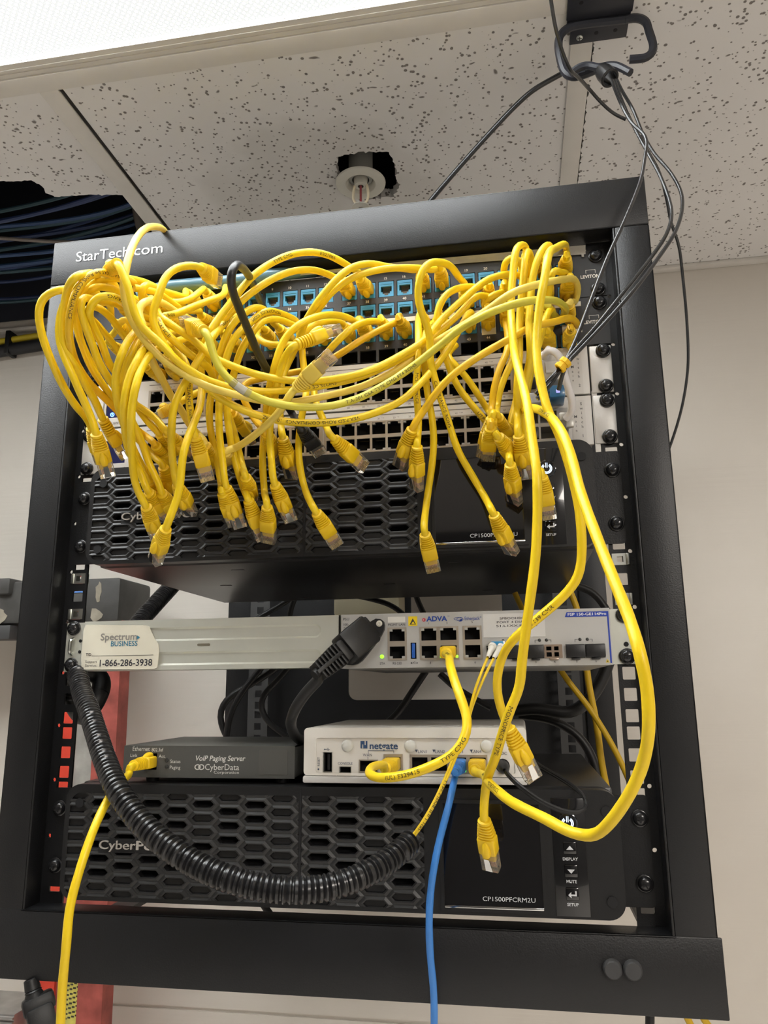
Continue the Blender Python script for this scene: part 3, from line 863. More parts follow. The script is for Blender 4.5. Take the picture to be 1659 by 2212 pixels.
    m = MB()
    for i, ch in enumerate('Main'): m.text(ch, 0.2072, zo - (0.1535 + i * 0.0040), y - 0.0005, 0.0024 if ch == 'M' else 0.0021, 'C', bold=0.008)
    for i, ch in enumerate('Switch ' + num): m.text(ch, 0.2122, zo - (0.1425 + i * 0.0040), y - 0.0005, 0.0024, 'C', bold=0.008)
    m.build('label_print', SWI, lb)
    for s in (-1, 1):
        a, b = sorted((s * 0.2220, s * 0.2400))
        m = MB(); m.bevbox(a, b, -0.002, 0.0, zb + 0.0002, zt - 0.0002, 0.0008)
        m.build('mounting_ear', SWP, t)
        if u == 2 or s > 0:
            for f in (6.35, 38.1):
                m = MB(); zf = -(u * 44.45 + f) / 1000 - 0.001
                m.polyplate([rrect(0.2275, 0.2345, zf - 0.0032, zf + 0.0030, 0.003, 5)], -0.0022, -0.0018)
                if s > 0: m.build('slot', DARK, t)
    ear_screws(t, u, (6.35, 38.1))
    return t
sw2 = net_switch(2, 'silver 48 port network switch labelled Main Switch 2 just below the patch panels', '2')
sw1 = net_switch(3, 'silver 48 port network switch labelled Main Switch 1 resting above the upper battery unit', '1')

# ------------------------------------------------------------------ battery units
GRILL = mat('grille_black', (0.011, 0.011, 0.0115), 0.36, bump=0.1, bscale=1200)
BEZ = mat('bezel_black', (0.011, 0.011, 0.0115), 0.38, bump=0.12, bscale=1200)
GLASS = mat('dark_display_glass', (0.004, 0.004, 0.005), 0.06, coat=0.8)
SILV = mat('silver_letter', (0.50, 0.47, 0.43), 0.4, metal=0.35)
def hexgrille(x0, x1, z0, z1, yf, xoff, zoff, seed):
    """stretched honeycomb plate, some cells closed"""
    rr = random.Random(seed)
    m = MB()
    px_, ph = 0.0215, 0.0104
    p, q = 0.0081, 0.0134
    ip, iq, ih = 0.0062, 0.0089, 0.0026
    depth = 0.0055
    nx = int((x1 - x0) / px_) + 3; nz = int((z1 - z0) / ph) + 3
    for i in range(-2, nx):
        for j in range(-2, nz):
            cx = x0 + xoff + i * px_; cz = z0 + zoff + j * ph + (ph / 2 if i % 2 else 0)
            if cx < x0 - q or cx > x1 + q or cz < z0 - ph or cz > z1 + ph: continue
            o = [(-q, 0), (-p, -ph / 2), (p, -ph / 2), (q, 0), (p, ph / 2), (-p, ph / 2)]
            n = [(-iq, 0), (-ip, -ih), (ip, -ih), (iq, 0), (ip, ih), (-ip, ih)]
            n2 = [(-iq + .0006, 0), (-ip + .0003, -ih + .0005), (ip - .0003, -ih + .0005), (iq - .0006, 0), (ip - .0003, ih - .0005), (-ip + .0003, ih - .0005)]
            mid = [(a * 0.35 + c * 0.65, b * 0.35 + d * 0.65) for (a, b), (c, d) in zip(o, n)]
            vs = [(cx + a, yf + 0.0009, cz + b) for a, b in o] + [(cx + a, yf, cz + b) for a, b in mid] + [(cx + a, yf + 0.0003, cz + b) for a, b in n] + [(cx + a, yf + depth, cz + b) for a, b in n2]
            fs = []
            for l in range(3):
                for k in range(6):
                    k2 = (k + 1) % 6
                    fs.append((l * 6 + k, l * 6 + k2, l * 6 + 6 + k2, l * 6 + 6 + k))
            edge = cx - q < x0 or cx + q > x1 or cz - ph / 2 < z0 or cz + ph / 2 > z1
            closed = edge or rr.random() < 0.10 or cz < z0 + ph * 1.2
            if closed:
                b0 = len(vs); vs += [(cx + a, yf + 0.0018, cz + b) for a, b in n2]
                fs.append(tuple(b0 + k for k in range(6)))
            m.add(vs, fs)
    bm = bmesh.new()
    vv = [bm.verts.new(v) for v in m.v]
    for f in m.f:
        try: bm.faces.new([vv[i] for i in f])
        except ValueError: pass
    for co, no in (((x0, 0, 0), (-1, 0, 0)), ((x1, 0, 0), (1, 0, 0)), ((0, 0, z0), (0, 0, -1)), ((0, 0, z1), (0, 0, 1))):
        bmesh.ops.bisect_plane(bm, geom=list(bm.verts) + list(bm.edges) + list(bm.faces), plane_co=co, plane_no=no, clear_outer=True)
    r = MB(); r.bm(bm)
    return r
def ups(u, label, seed):
    t = thing('battery_backup', label, 'battery backup unit', (0, 0.1, -(u + 1) * U), 'rack battery backup units')
    zt, zb = -u * U, -(u + 2) * U
    yf = -0.022
    o = rrect(-0.2165, 0.2170, zb + 0.0018, zt - 0.0006, 0.012, 7)
    gz0, gz1 = zb + 0.0048, zt - 0.0072
    g1, g2 = (-0.2125, -0.0212), (-0.0186, 0.0752)
    lc = (0.0892, 0.1606, zb + 0.0064, zt - 0.0105)
    m = MB()
    m.polyplate([o, list(reversed(rrect(g1[0], g1[1], gz0, gz1, 0.009, 4))), list(reversed(rectl(g2[0], g2[1], gz0, gz1))), list(reversed(rectl(*lc)))], yf, -0.010)
    bz = m.build('bezel', BEZ, t)
    m = MB(); m.polyplate([o], -0.010, 0.0); m.build('bezel_back', DARK, t)
    for (a, b), so in ((g1, 0.006), (g2, 0.0135)):
        m = hexgrille(a, b, gz0, gz1, yf - 0.0004, so, 0.002, seed + int(a * 1000))
        m.build('grille', GRILL, t)
    m = MB(); m.box(-0.0204, -0.0194, yf - 0.0003, yf + 0.001, zb + 0.002, zt - 0.002)
    m.build('seam', DARK, bz)
    # display window
    m = MB(); m.gridplate(lc[0] - 0.0022, lc[1] + 0.0022, lc[2] - 0.0022, lc[3] + 0.0022, [(lc[0] + .0004, lc[1] - .0004, lc[2] + .0004, lc[3] - .0004)], yf - 0.0010, yf + 0.003)
    m.build('display_frame', BEZ, t)
    m = MB(); m.box(lc[0] - 0.0003, lc[1] + 0.0003, yf - 0.0002, yf + 0.001, lc[2] - 0.0003, lc[3] + 0.0003)
    dp = m.build('display', GLASS, t)
    m = MB(); m.bevbox(lc[0] + 0.0006, lc[1] - 0.0002, yf - 0.0016, yf - 0.0002, lc[2] + 0.0002, lc[2] + 0.0020, 0.0005)
    m.build('chrome_strip', mat('bright_chrome', (0.6, 0.6, 0.6), 0.12, metal=1.0), dp)
    m = MB(); m.text('CP1500PFCRM2U', 0.1172, zb + 0.0118, yf - 0.0005, 0.0030, w=0.0374)
    m.build('lettering', LET, dp)
    # button strip
    m = MB(); m.bevbox(0.1688, 0.1925, yf - 0.0005, yf + 0.001, zb + 0.0034, zt - 0.0062, 0.0005)
    st = m.build('button_strip', mat('gloss_black_strip', (0.007, 0.007, 0.008), 0.15, coat=0.5), t)
    bx = 0.1806
    zz = {'up': zb + 0.0489, 'down': zb + 0.0335, 'ret': zb + 0.0184}
    for k, q in zz.items():
        m = MB(); m.bevbox(bx - 0.0046, bx + 0.0046, yf - 0.0013, yf, q - 0.0042, q + 0.0042, 0.0008)
        b = m.build('button', GLASS, t)
        m = MB(); yy = yf - 0.0016
        if k == 'up': m.add([(bx - .0026, yy, q - .0012), (bx + .0026, yy, q - .0012), (bx, yy, q + .0016)], [(0, 1, 2)])
        elif k == 'down': m.add([(bx - .0026, yy, q + .0012), (bx + .0026, yy, q + .0012), (bx, yy, q - .0016)], [(0, 1, 2)])
        else:
            m.add([(bx - .0030, yy, q - .0006), (bx - .0008, yy, q + .0014), (bx - .0008, yy, q - .0026)], [(0, 1, 2)])
            m.add([(bx - .0008, yy, q - .0001), (bx + .0030, yy, q - .0001), (bx + .0030, yy, q - .0012), (bx - .0008, yy, q - .0012)], [(0, 1, 2, 3)])
            m.add([(bx + .0019, yy, q - .0001), (bx + .0030, yy, q - .0001), (bx + .0030, yy, q + .0022), (bx + .0019, yy, q + .0022)], [(0, 1, 2, 3)])
        m.build('button_symbol', LET, b)
    m = MB()
    for s_, q in (('DISPLAY', zb + 0.0405), ('MUTE', zb + 0.0256), ('SETUP', zb + 0.0105)):
        m.text(s_, bx, q, yf - 0.0008, 0.0020, 'C', bold=0.02)
    m.build('lettering', LET, st)
    pz = zt - 0.0235
    m = MB(); m.lathe((bx - 0.0005, yf, pz), (0, -1, 0), [(0, 0.0074), (0.0006, 0.0074), (0.0008, 0.0068), (0.0004, 0.0064), (0.0005, 0.0001)], 28)
    pb = m.build('power_button', GLASS, t)
    m = MB()
    px0, ys = bx - 0.0005, yf - 0.0009
    for r_, ww in ((0.0040, 0.0004), (0.0029, 0.0004)):
        a = [math.radians(125 + 290 * k / 20) for k in range(21)]
        lo = [(px0 + (r_ + ww) * math.cos(q), pz + (r_ + ww) * math.sin(q)) for q in a] + [(px0 + (r_ - ww) * math.cos(q), pz + (r_ - ww) * math.sin(q)) for q in reversed(a)]
        m.polyplate([lo], ys, ys + 0.0003)
    m.box(px0 - 0.0008, px0 - 0.0003, ys, ys + 0.0003, pz + 0.0008, pz + 0.0048); m.box(px0 + 0.0003, px0 + 0.0008, ys, ys + 0.0003, pz + 0.0008, pz + 0.0048)
    m.build('power_symbol', mat('white_blue_glow', (0.7, 0.8, 1.0), 0.4, emit=(0.62, 0.80, 1.0), estr=0.9), pb)
    # corner holes
    for x, q in ((-0.2040, zt - 0.0148), (-0.2050, zb + 0.0150), (0.2078, zt - 0.0150), (0.2078, zb + 0.0140)):
        m = MB(); m.polyplate([circ(x, q, 0.0036, 22)], yf - 0.0011, yf - 0.0003); m.build('corner_hole', DARK, bz)
    # raised maker's name
    m = MB()
    cx, cz = -0.1842, zb + 0.0400
    m.text('Cyber', cx, cz, yf - 0.0016, 0.0064, w=0.0308, ext=0.0014)
    m.text('Power', cx + 0.0315, cz, yf - 0.0016, 0.0064, w=0.0375, bold=0.02, ext=0.0014)
    m.build('lettering', SILV, t)
    m = MB(); m.polyplate([rectl(cx - 0.001, cx + 0.0705, cz - 0.0028, cz + 0.0076)], yf - 0.0003, yf + 0.001)
    m.build('name_backing', DARK, t)
    m = MB(); m.bevbox(-0.2150, 0.2150, 0.0, 0.300, zb + 0.0026, zt - 0.0010, 0.0015)
    for x, y in ((-0.10, 0.04), (0.10, 0.04), (-0.15, 0.14), (0.02, 0.17), (0.12, 0.25), (-0.1, 0.27)):
        m.bevbox(x - 0.006, x + 0.006, y - 0.0018, y + 0.0018, zb + 0.0022, zb + 0.0030, 0.0003)
    m.build('body', mat('case_black', (0.014, 0.014, 0.0145), 0.33, bump=0.06, bscale=600), t)
    for s in (-1, 1):
        a, b = sorted((s * 0.2150, s * 0.2400))
        m = MB(); m.polyplate([rrect(a, b, zb + 0.006, zt - 0.006, 0.003, 4)], -0.002, 0.0)
        m.build('mounting_ear', BLACK, t)
        for f in (22.2, 66.7): screw(t, s * 0.2334, zt - f / 1000)
    return t
ups1 = ups(4, 'black rack battery backup under the switches, hung over by loose yellow plugs', 11)
ups2 = ups(10, 'black rack battery backup lowest in the rack, carrying the white router', 23)
# ------------------------------------------------------------------ carrier service box (silver, one unit high)
SLV = mat('silver_grey_paint', (0.46, 0.455, 0.44), 0.42, metal=0.25, vary=0.03, vscale=40)
BLUEP = mat('royal_blue_print', (0.02, 0.06, 0.30), 0.45)
INK = mat('dark_ink', (0.03, 0.03, 0.04), 0.5)
WHT = mat('white_ink', (0.75, 0.76, 0.76), 0.5)
GREENLED = mat('green_led', (0.2, 0.8, 0.02), 0.3, emit=(0.30, 0.95, 0.03), estr=1.5)
LEDOFF = mat('unlit_led', (0.03, 0.03, 0.028), 0.3)
nid = thing('network_terminal', 'silver carrier network terminal with blank zinc panel and customer sticker', 'network box', (0, 0.1, -0.333))
Z1, Z0 = -0.3122, -0.3556
y = -0.008
def cavs(m, holes, y0, dep):
    for a, b, c, d in holes:
        m.box(a, b, y0 + dep, y0 + dep + 0.0005, c, d)
        m.box(a - .0003, a, y0, y0 + dep, c, d); m.box(b, b + .0003, y0, y0 + dep, c, d)
        m.box(a, b, y0, y0 + dep, d, d + .0003); m.box(a, b, y0, y0 + dep, c - .0003, c)
pb = {}
# RJ45 openings (x0, x1, z0, z1)
rows = {'a': (-0.3345, -0.3250), 'b': (-0.3483, -0.3388)}
rj = []
for x0_, x1_ in ((0.0488, 0.0612), (0.0747, 0.0868), (0.0900, 0.1028), (0.1095, 0.1214)):
    for r in 'ab': rj.append((x0_, x1_, rows[r][0], rows[r][1]))
usbh = (0.0658, 0.0704, -0.3488, -0.3360)
sfph = [(0.1263, 0.1408, -0.3500, -0.3395), (0.1420, 0.1565, -0.3500, -0.3395), (0.1567, 0.1705, -0.3500, -0.3395), (0.1709, 0.1846, -0.3500, -0.3395), (0.1872, 0.2018, -0.3500, -0.3395), (0.2022, 0.2168, -0.3500, -0.3395)]
m = MB(); m.gridplate(0.0085, 0.2222, Z0, Z1, rj + [usbh] + sfph, y, y + 0.0012)
m.box(0.0085, 0.2222, y + 0.0012, 0.21, Z1 - 0.001, Z1); m.box(0.0085, 0.2222, y + 0.0012, 0.21, Z0, Z0 + 0.001)
m.box(0.0085, 0.0095, y + 0.0012, 0.21, Z0, Z1); m.box(0.2212, 0.2222, y + 0.0012, 0.21, Z0, Z1); m.box(0.0085, 0.2222, 0.209, 0.21, Z0, Z1)
ch = m.build('chassis', SLV, nid)
gap = MB(); cavs(gap, rj, y + 0.001, 0.010); cavs(gap, [usbh], y + 0.001, 0.008); cavs(gap, sfph, y + 0.001, 0.012)
gap.build('port_cavity', DARK, nid)
for a, b in ((0.0472, 0.0628), (0.0733, 0.1046), (0.1080, 0.1230)):
    m = MB()
    hs = [h for h in rj if a < h[0] < b]
    m.gridplate(a, b, -0.3498, -0.3236, hs, y - 0.0007, y + 0.0005)
    m.build('port_frame', SWG, nid)
for a, b, c, d in rj:
    if (a, c) == (0.0900, rows['b'][0]): continue
    m = MB()
    zt_ = d - 0.0018 if c == rows['a'][0] else c
    for xx in (a, b - 0.0024): m.box(xx, xx + 0.0024, y - 0.0008, y + 0.001, zt_, zt_ + 0.0018)
    m.build('port_led', mat('frosted_led', (0.42, 0.42, 0.40), 0.25), nid)
for xx in (0.0893, 0.1017):
    m = MB(); m.bevbox(xx, xx + 0.0022, y - 0.0012, y + 0.001, -0.3484, -0.3464, 0.0004); m.build('lit_led', GREENLED, nid)
m = MB(); m.lathe((0.0424, y, -0.3466), (0, -1, 0), [(0, 0.0016), (0.0004, 0.0016), (0.0008, 0.0008), (0.0009, 0.0001)], 18); m.build('status_led', GREENLED, nid)
m = MB(); m.bevbox(0.0667, 0.0693, y - 0.0003, y + 0.006, -0.3481, -0.3366, 0.0003); m.build('usb_tongue', mat('usb_blue', (0.02, 0.10, 0.42), 0.4), nid)
# module slots: caps on 2, 3, 5, 6, bare cage in 4
for k in (1, 2, 4, 5):
    a, b, c, d = sfph[k]
    m = MB(); m.bevbox(a, b, y - 0.0035, y + 0.006, c + 0.0003, d - 0.0003, 0.0007); m.bevbox(a + 0.004, a + 0.0105, y - 0.0025, y, c - 0.0014, c, 0.0003)
    m.build('dust_cap', BLACKPL, nid)
a, b, c, d = sfph[3]
m = MB(); m.gridplate(a, b, c, d, [(a + 0.0015, a + 0.0055, c + 0.0012, c + 0.0046), (a + 0.0075, a + 0.0110, c + 0.0012, c + 0.0046), (a + 0.0015, a + 0.0055, c + 0.0060, c + 0.0090), (a + 0.0075, a + 0.0110, c + 0.0060, c + 0.0090)], y - 0.0006, y + 0.001)
m.bevbox(a + 0.004, a + 0.0105, y - 0.0025, y, c - 0.0014, c, 0.0003)
m.build('module_cage', mat('copper_nickel', (0.42, 0.33, 0.27), 0.3, metal=0.8), nid)
for xx in (0.1395, 0.1462, 0.1676, 0.1730, 0.1984, 0.2040):
    m = MB(); m.lathe((xx, y, -0.3360), (0, -1, 0), [(0, 0.0013), (0.0004, 0.0012), (0.0007, 0.0001)], 14); m.build('port_lamp', LEDOFF, nid)
# prints
m = MB(); ty = y - 0.00025
m.text('PSU', 0.0104, -0.3170, ty, 0.0022); m.text('100-', 0.0106, -0.3213, ty, 0.0020); m.text('240V', 0.0106, -0.3243, ty, 0.0020)
m.text('STA', 0.0406, -0.3530, ty, 0.0018); m.text('MGMT LAN', 0.0476, -0.3222, ty, 0.0018, w=0.0140)
m.text('RS-232', 0.0512, -0.3530, ty, 0.0018); m.text('1', 0.0803, -0.3217, ty, 0.0017); m.text('3', 0.0950, -0.3217, ty, 0.0017); m.text('5', 0.1152, -0.3214, ty, 0.0017)
m.text('2', 0.0810, -0.3530, ty, 0.0017); m.text('6', 0.1165, -0.3530, ty, 0.0017)
for st_, xx in (('2', 0.149), ('3', 0.1635), ('4', 0.1778), ('5', 0.1946), ('6', 0.2090)): m.text(st_, xx, -0.3535, ty, 0.0016)
m.box(0.0658, 0.0706, ty, y, -0.3522, -0.3519)
m.polyplate([circ(0.0663, -0.35205, 0.0006, 10)], ty, y); m.add([(0.0706, ty, -0.3514), (0.0706, ty, -0.3527), (0.0716, ty, -0.35205)], [(0, 1, 2)])
m.add([(0.0675, ty, -0.3520), (0.0685, ty, -0.3510), (0.0695, ty, -0.3510), (0.0695, ty, -0.3513), (0.0686, ty, -0.3513), (0.0679, ty, -0.3520)], [(0, 1, 2, 3, 4, 5)])
for a, b in ((0.1640, 0.1662), (0.1745, 0.1765), (0.1945, 0.1968), (0.2058, 0.2078)):
    m.box(a, b, ty, y, -0.33605, -0.3358)
for a in (0.1640, 0.1762, 0.1945, 0.2075): m.box(a, a + 0.0003, ty, y, -0.3378, -0.3358)
m.build('lettering', INK, ch)
m = MB(); m.text('ADVA', 0.0790, -0.3192, ty, 0.0038, w=0.0168, bold=0.035)
m.text('TM', 0.0960, -0.3160, ty, 0.0009); m.text('Etherjack', 0.1098, -0.3190, ty, 0.0027, w=0.0120); m.text('®', 0.1220, -0.3175, ty, 0.0012)
for k, (ra, rb) in enumerate(((0.0034, 0.0012), (0.0027, 0.0016))):
    a_ = [2 * math.pi * q / 24 for q in range(24)]
    cx_, cz_ = 0.1045 + k * 0.0016, -0.3178 - k * 0.0004
    lo = [(cx_ + ra * math.cos(q), cz_ + rb * math.sin(q)) for q in a_]; li = [(cx_ + (ra - .0003) * math.cos(q), cz_ + (rb - .0003) * math.sin(q)) for q in a_]
    m.polyplate([lo, list(reversed(li))], ty, y)
m.add([(0.1052, ty, -0.3200), (0.1072, ty, -0.3200), (0.1082, ty, -0.3180), (0.1064, ty, -0.3182)], [(0, 1, 2, 3)])
m.build('brand_print', BLUEP, ch)
m = MB(); m.polyplate([circ(0.0770, -0.3180, 0.0014, 14), list(reversed(circ(0.0770, -0.3180, 0.0008, 12)))], ty, y); m.polyplate([circ(0.0774, -0.3180, 0.0005, 8)], ty, y)
m.build('brand_dot', mat('red_print', (0.55, 0.03, 0.05), 0.5), ch)
m = MB(); m.polyplate([[(0.1880, -0.3186), (0.1896, -0.3147), (0.2212, -0.3147), (0.2212, -0.3186)]], ty, y)
m.box(0.2200, 0.2212, ty, y, -0.3542, -0.3186)
bl = m.build('blue_band', mat('deep_blue_band', (0.015, 0.045, 0.33), 0.4), ch)
m = MB(); m.text('FSP 150-GE114Pro', 0.1903, -0.3176, ty - 0.0002, 0.0021, w=0.0292, bold=0.015); m.build('model_print', WHT, bl)
m = MB(); m.box(0.0643, 0.0716, ty, y, -0.3226, -0.3150); es = m.build('hazard_label', mat('hazard_yellow', (0.75, 0.55, 0.01), 0.5), ch)
m = MB(); m.add([(0.0653, ty - .0002, -0.3216), (0.0706, ty - .0002, -0.3216), (0.0680, ty - .0002, -0.3166)], [(0, 1, 2)]); m.build('hazard_symbol', INK, es)
m = MB(); m.add([(0.0668, ty - .0003, -0.3212), (0.0696, ty - .0003, -0.3212), (0.0684, ty - .0003, -0.3190), (0.0674, ty - .0003, -0.3200)], [(0, 1, 2, 3)]); m.build('hazard_mark', mat('hazard_yellow', None), es)
m = MB(); m.add([(0.2166, ty, -0.3538), (0.2194, ty, -0.3538), (0.2180, ty, -0.3512)], [(0, 1, 2)]); ls_ = m.build('laser_label', mat('hazard_yellow', None), ch)
m = MB(); m.polyplate([circ(0.2180, -0.3529, 0.0005, 8)], ty - .0002, ty); m.build('laser_mark', INK, ls_)
m = MB(); m.box(0.0475, 0.0618, ty, y, -0.3196, -0.3150); m.build('white_label', mat('clean_paper', (0.62, 0.61, 0.57), 0.6), ch)
m = MB(); m.box(0.1243, 0.1725, ty, y, -0.3332, -0.3146); lb = m.build('asset_label', mat('grey_paper', (0.56, 0.55, 0.53), 0.6), ch)
m = MB(); m.text('SPBOOHBO1Z2', 0.1375, -0.3192, ty - .0002, 0.0017, w=0.026); m.text('PORT 4 DIA 50MB', 0.1352, -0.3222, ty - .0002, 0.0017, w=0.031); m.text('51.L1XX.815134', 0.1346, -0.3251, ty - .0002, 0.0017, w=0.032)
m.build('label_print', INK, lb)
# blank panel with two pressed stadium grooves
yb_ = -0.006
def stad(x0, x1, z0, z1): return rrect(x0, x1, z0, z1, (z1 - z0) / 2 - 1e-5, 8)
g = [(-0.205, -0.0085, -0.3304, -0.3190), (-0.205, -0.0085, -0.3508, -0.3396)]
m = MB()
m.polyplate([rectl(-0.2215, 0.0068, Z0 + 0.001, Z1)] + [list(reversed(stad(*q))) for q in g], yb_, yb_ + 0.0001)
for q in g:
    o_ = stad(*q); i_ = stad(q[0] + .0016, q[1] - .0016, q[2] + .0016, q[3] - .0016); n = len(o_)
    m.add([(a, yb_, b) for a, b in o_] + [(a, yb_ + 0.0016, b) for a, b in i_], [(k, (k + 1) % n, n + (k + 1) % n, n + k) for k in range(n)], True)
    m.polyplate([i_], yb_ + 0.0016, yb_ + 0.0018)
m.bevbox(-0.2215, 0.0068, yb_ + 0.0001, 0.020, Z1 - 0.0015, Z1, 0.0006); m.bevbox(-0.2215, 0.0068, yb_ + 0.0001, 0.020, Z0 + 0.001, Z0 + 0.0025, 0.0006)
m.box(0.0060, 0.0068, yb_, 0.02, Z0 + 0.001, Z1)
bp_ = m.build('blank_panel', mat('yellow_zinc', (0.66, 0.67, 0.60), 0.34, metal=0.45, vary=0.04, vscale=30), nid)
m = MB(); m.polyplate([stad(-0.1165, -0.1050, -0.3352, -0.3332)], yb_ - 0.0003, yb_ - 0.0001); m.build('slot', mat('slot_bronze', (0.30, 0.28, 0.22), 0.4, metal=0.7), bp_)
m = MB()
st_l = [(-0.2205, -0.3534), (-0.2218, -0.3440), (-0.2215, -0.3190), (-0.2195, -0.3150), (-0.1640, -0.3168), (-0.1605, -0.3180), (-0.1588, -0.3215), (-0.1548, -0.3285), (-0.1512, -0.3330), (-0.1502, -0.3400), (-0.1510, -0.3525), (-0.1540, -0.3540)]
m.polyplate([st_l], yb_ - 0.0012, yb_ - 0.0006)
sk = m.build('sticker', mat('cream_sticker', (0.66, 0.63, 0.52), 0.5, bump=0.25, bscale=60, vary=0.06, vscale=25), nid)
sy = yb_ - 0.0014
m = MB(); m.text('Spectrum', -0.2048, -0.3288, sy, 0.0057, w=0.0338, bold=0.02); m.build('sticker_grey_print', mat('print_grey', (0.24, 0.23, 0.21), 0.5), sk)
m = MB(); m.text('BUSINESS', -0.1948, -0.3340, sy, 0.0042, w=0.0246, bold=0.012); m.add([(-0.1710, sy, -0.3288), (-0.1710, sy, -0.3252), (-0.1682, sy, -0.3270)], [(0, 1, 2)])
m.build('sticker_blue_print', mat('print_teal', (0.02, 0.16, 0.26), 0.5), sk)
m = MB(); m.text('TID', -0.2175, -0.3418, sy, 0.0022, bold=0.02); m.box(-0.2120, -0.1552, sy, sy + .0001, -0.3422, -0.3419)
m.text('Support', -0.2175, -0.3478, sy, 0.0020, w=0.0108); m.text('Service:', -0.2175, -0.3510, sy, 0.0020, w=0.0108)
m.text('1-866-286-3938', -0.2040, -0.3509, sy, 0.0056, w=0.0482, bold=0.015)
m.build('sticker_black_print', INK, sk)
for s in (-1, 1):
    a, b = sorted((s * 0.2222, s * 0.2405))
    m = MB(); m.gridplate(a, b, Z0 + 0.0005, Z1 - 0.0005, [], -0.002, 0.0); ea = m.build('mounting_ear', mat('yellow_zinc', None), nid)
    if s < 0:
        m = MB(); m.polyplate([circ(-0.2268, -0.3286, 0.0014, 12)], -0.0023, -0.002); m.polyplate([circ(-0.2268, -0.3380, 0.0014, 12)], -0.0023, -0.002); m.build('hole', DARK, ea)
        m = MB(); m.tube(spline([(-0.2335, -0.002, -0.3268), (-0.2337, -0.0055, -0.3285), (-0.2340, -0.0060, -0.3335), (-0.2341, -0.0055, -0.3380), (-0.2341, -0.002, -0.3398)], 0.001), 0.0016, 8); m.build('handle_bump', ZINC, ea)
    else:
        m = MB(); m.polyplate([circ(0.2335, -0.3400, 0.0019, 14)], -0.0023, -0.002); m.build('hole', DARK, ea)
ear_screws(nid, 7, (6.35, 38.1), -0.0022)

# ------------------------------------------------------------------ white router on the lower battery unit
RY = -0.022
rt = thing('router', 'white desktop router with four network ports standing on the lower battery unit', 'router', (0.07, 0.05, -0.4430))
CASEW = mat('white_case', (0.66, 0.635, 0.585), 0.35, bump=0.05, bscale=700)
ra, rz1 = F(657, 1578, RY); rb, rz2 = F(1136, 1566, RY)
rtop = (rz1 + rz2) / 2; rbx0, rbz = F(654, 1680, RY); rbx1, _ = F(1140, 1697, RY)
bz0 = -0.4422
i0, iz1 = F(683, 1594, RY); i1, _ = F(1110, 1590, RY)
m = MB(); m.polyplate([rrect(ra, rb, bz0 + 0.0055, rtop, 0.003, 4)], RY + 0.013, 0.130)
o_, i_ = rrect(ra, rb, bz0 + 0.0055, rtop, 0.003, 4), rrect(i0, i1, bz0 + 0.0075, iz1, 0.0015, 4)
m.polyplate([o_, list(reversed(i_))], RY, RY + 0.013)
cs = m.build('case', CASEW, rt)
m = MB(); m.bevbox(rbx0, rbx1, RY - 0.0008, 0.130, bz0, bz0 + 0.0052, 0.0012)
m.build('base', mat('pale_grey_base', (0.52, 0.51, 0.49), 0.4), rt)
def R_(px, py): return F(px, py, RY)
def rect_px(a, b, c, d):      # pixel corners on the router's face -> rectangle
    x0_, z1_ = R_(a, b); x1_, z0_ = R_(c, d)
    return (x0_, x1_, z0_, z1_)
usb = rect_px(699, 1626, 716, 1667); con = rect_px(734, 1657, 757, 1669); sfp = rect_px(775, 1641, 816, 1669); wan = rect_px(828, 1629, 870, 1665)
lanb = rect_px(885, 1630, 1054, 1672)
lw = (lanb[1] - lanb[0]) / 4
lan = [(lanb[0] + k * lw + 0.0016, lanb[0] + (k + 1) * lw - 0.0012, lanb[2] + 0.0018, lanb[3] - 0.0020) for k in range(4)]
wani = (wan[0] + 0.0016, wan[1] - 0.0016, wan[2] + 0.0010, wan[3] - 0.0022)
m = MB(); m.gridplate(i0 - 0.001, i1 + 0.001, bz0 + 0.0065, iz1 + 0.001, [usb, con, sfp, wani] + lan, RY + 0.0014, RY + 0.0029)
pl = m.build('port_plate', CASEW, rt)
m = MB(); cavs(m, [usb, con, sfp, wani] + lan, RY + 0.002, 0.009); m.build('port_cavity', DARK, rt)
for q, hs in ((lanb, lan), (wan, [wani]), (sfp, [(sfp[0] + .0008, sfp[1] - .0008, sfp[2] + .0008, sfp[3] - .0008)])):
    m = MB(); m.gridplate(q[0], q[1], q[2], q[3], hs, RY + 0.0004, RY + 0.0016); m.build('port_frame', SWG, rt)
m = MB(); m.gridplate(usb[0] - .0004, usb[1] + .0004, usb[2] - .0004, usb[3] + .0004, [usb], RY + 0.0006, RY + 0.0016); m.gridplate(con[0] - .0004, con[1] + .0004, con[2] - .0004, con[3] + .0004, [con], RY + 0.0006, RY + 0.0016); m.build('port_frame', ZINC, rt)
m = MB(); m.box((usb[0] + usb[1]) / 2 - .0007, (usb[0] + usb[1]) / 2 + .0012, RY + .003, RY + .009, usb[2] + .001, usb[3] - .001); m.build('usb_tongue', BLACKPL, rt)
for px_, py_ in ((750, 1611), (886, 1612), (1051, 1612)):
    x, z = R_(px_, py_); m = MB(); m.lathe((x, RY + 0.0012, z), (0, -1, 0), [(0, 0.0046), (0.0008, 0.0045), (0.0016, 0.0036), (0.0020, 0.0020), (0.0021, 0.0001)], 26)
    m.build('bumper_dot', mat('clear_rubber', (0.60, 0.60, 0.56), 0.25), rt)
yp = RY + 0.0011
m = MB()
x, z = R_(798, 1620); x2, _ = R_(859, 1615); m.text('netgate', x, z + 0.0006, yp, 0.0050, w=x2 - x, bold=0.02)
xa, za_ = R_(778, 1601); xb, zb_ = R_(793, 1617)
m.gridplate(xa, xb, zb_, za_, [(xa + 0.0013, xa + 0.0022, zb_ - 1, zb_ + 0.0030), (xb - 0.0022, xb - 0.0013, za_ - 0.003, za_ + 1)], yp, yp + 0.0002)
m.build('brand_print', mat('router_blue_print', (0.03, 0.07, 0.16), 0.5), pl)
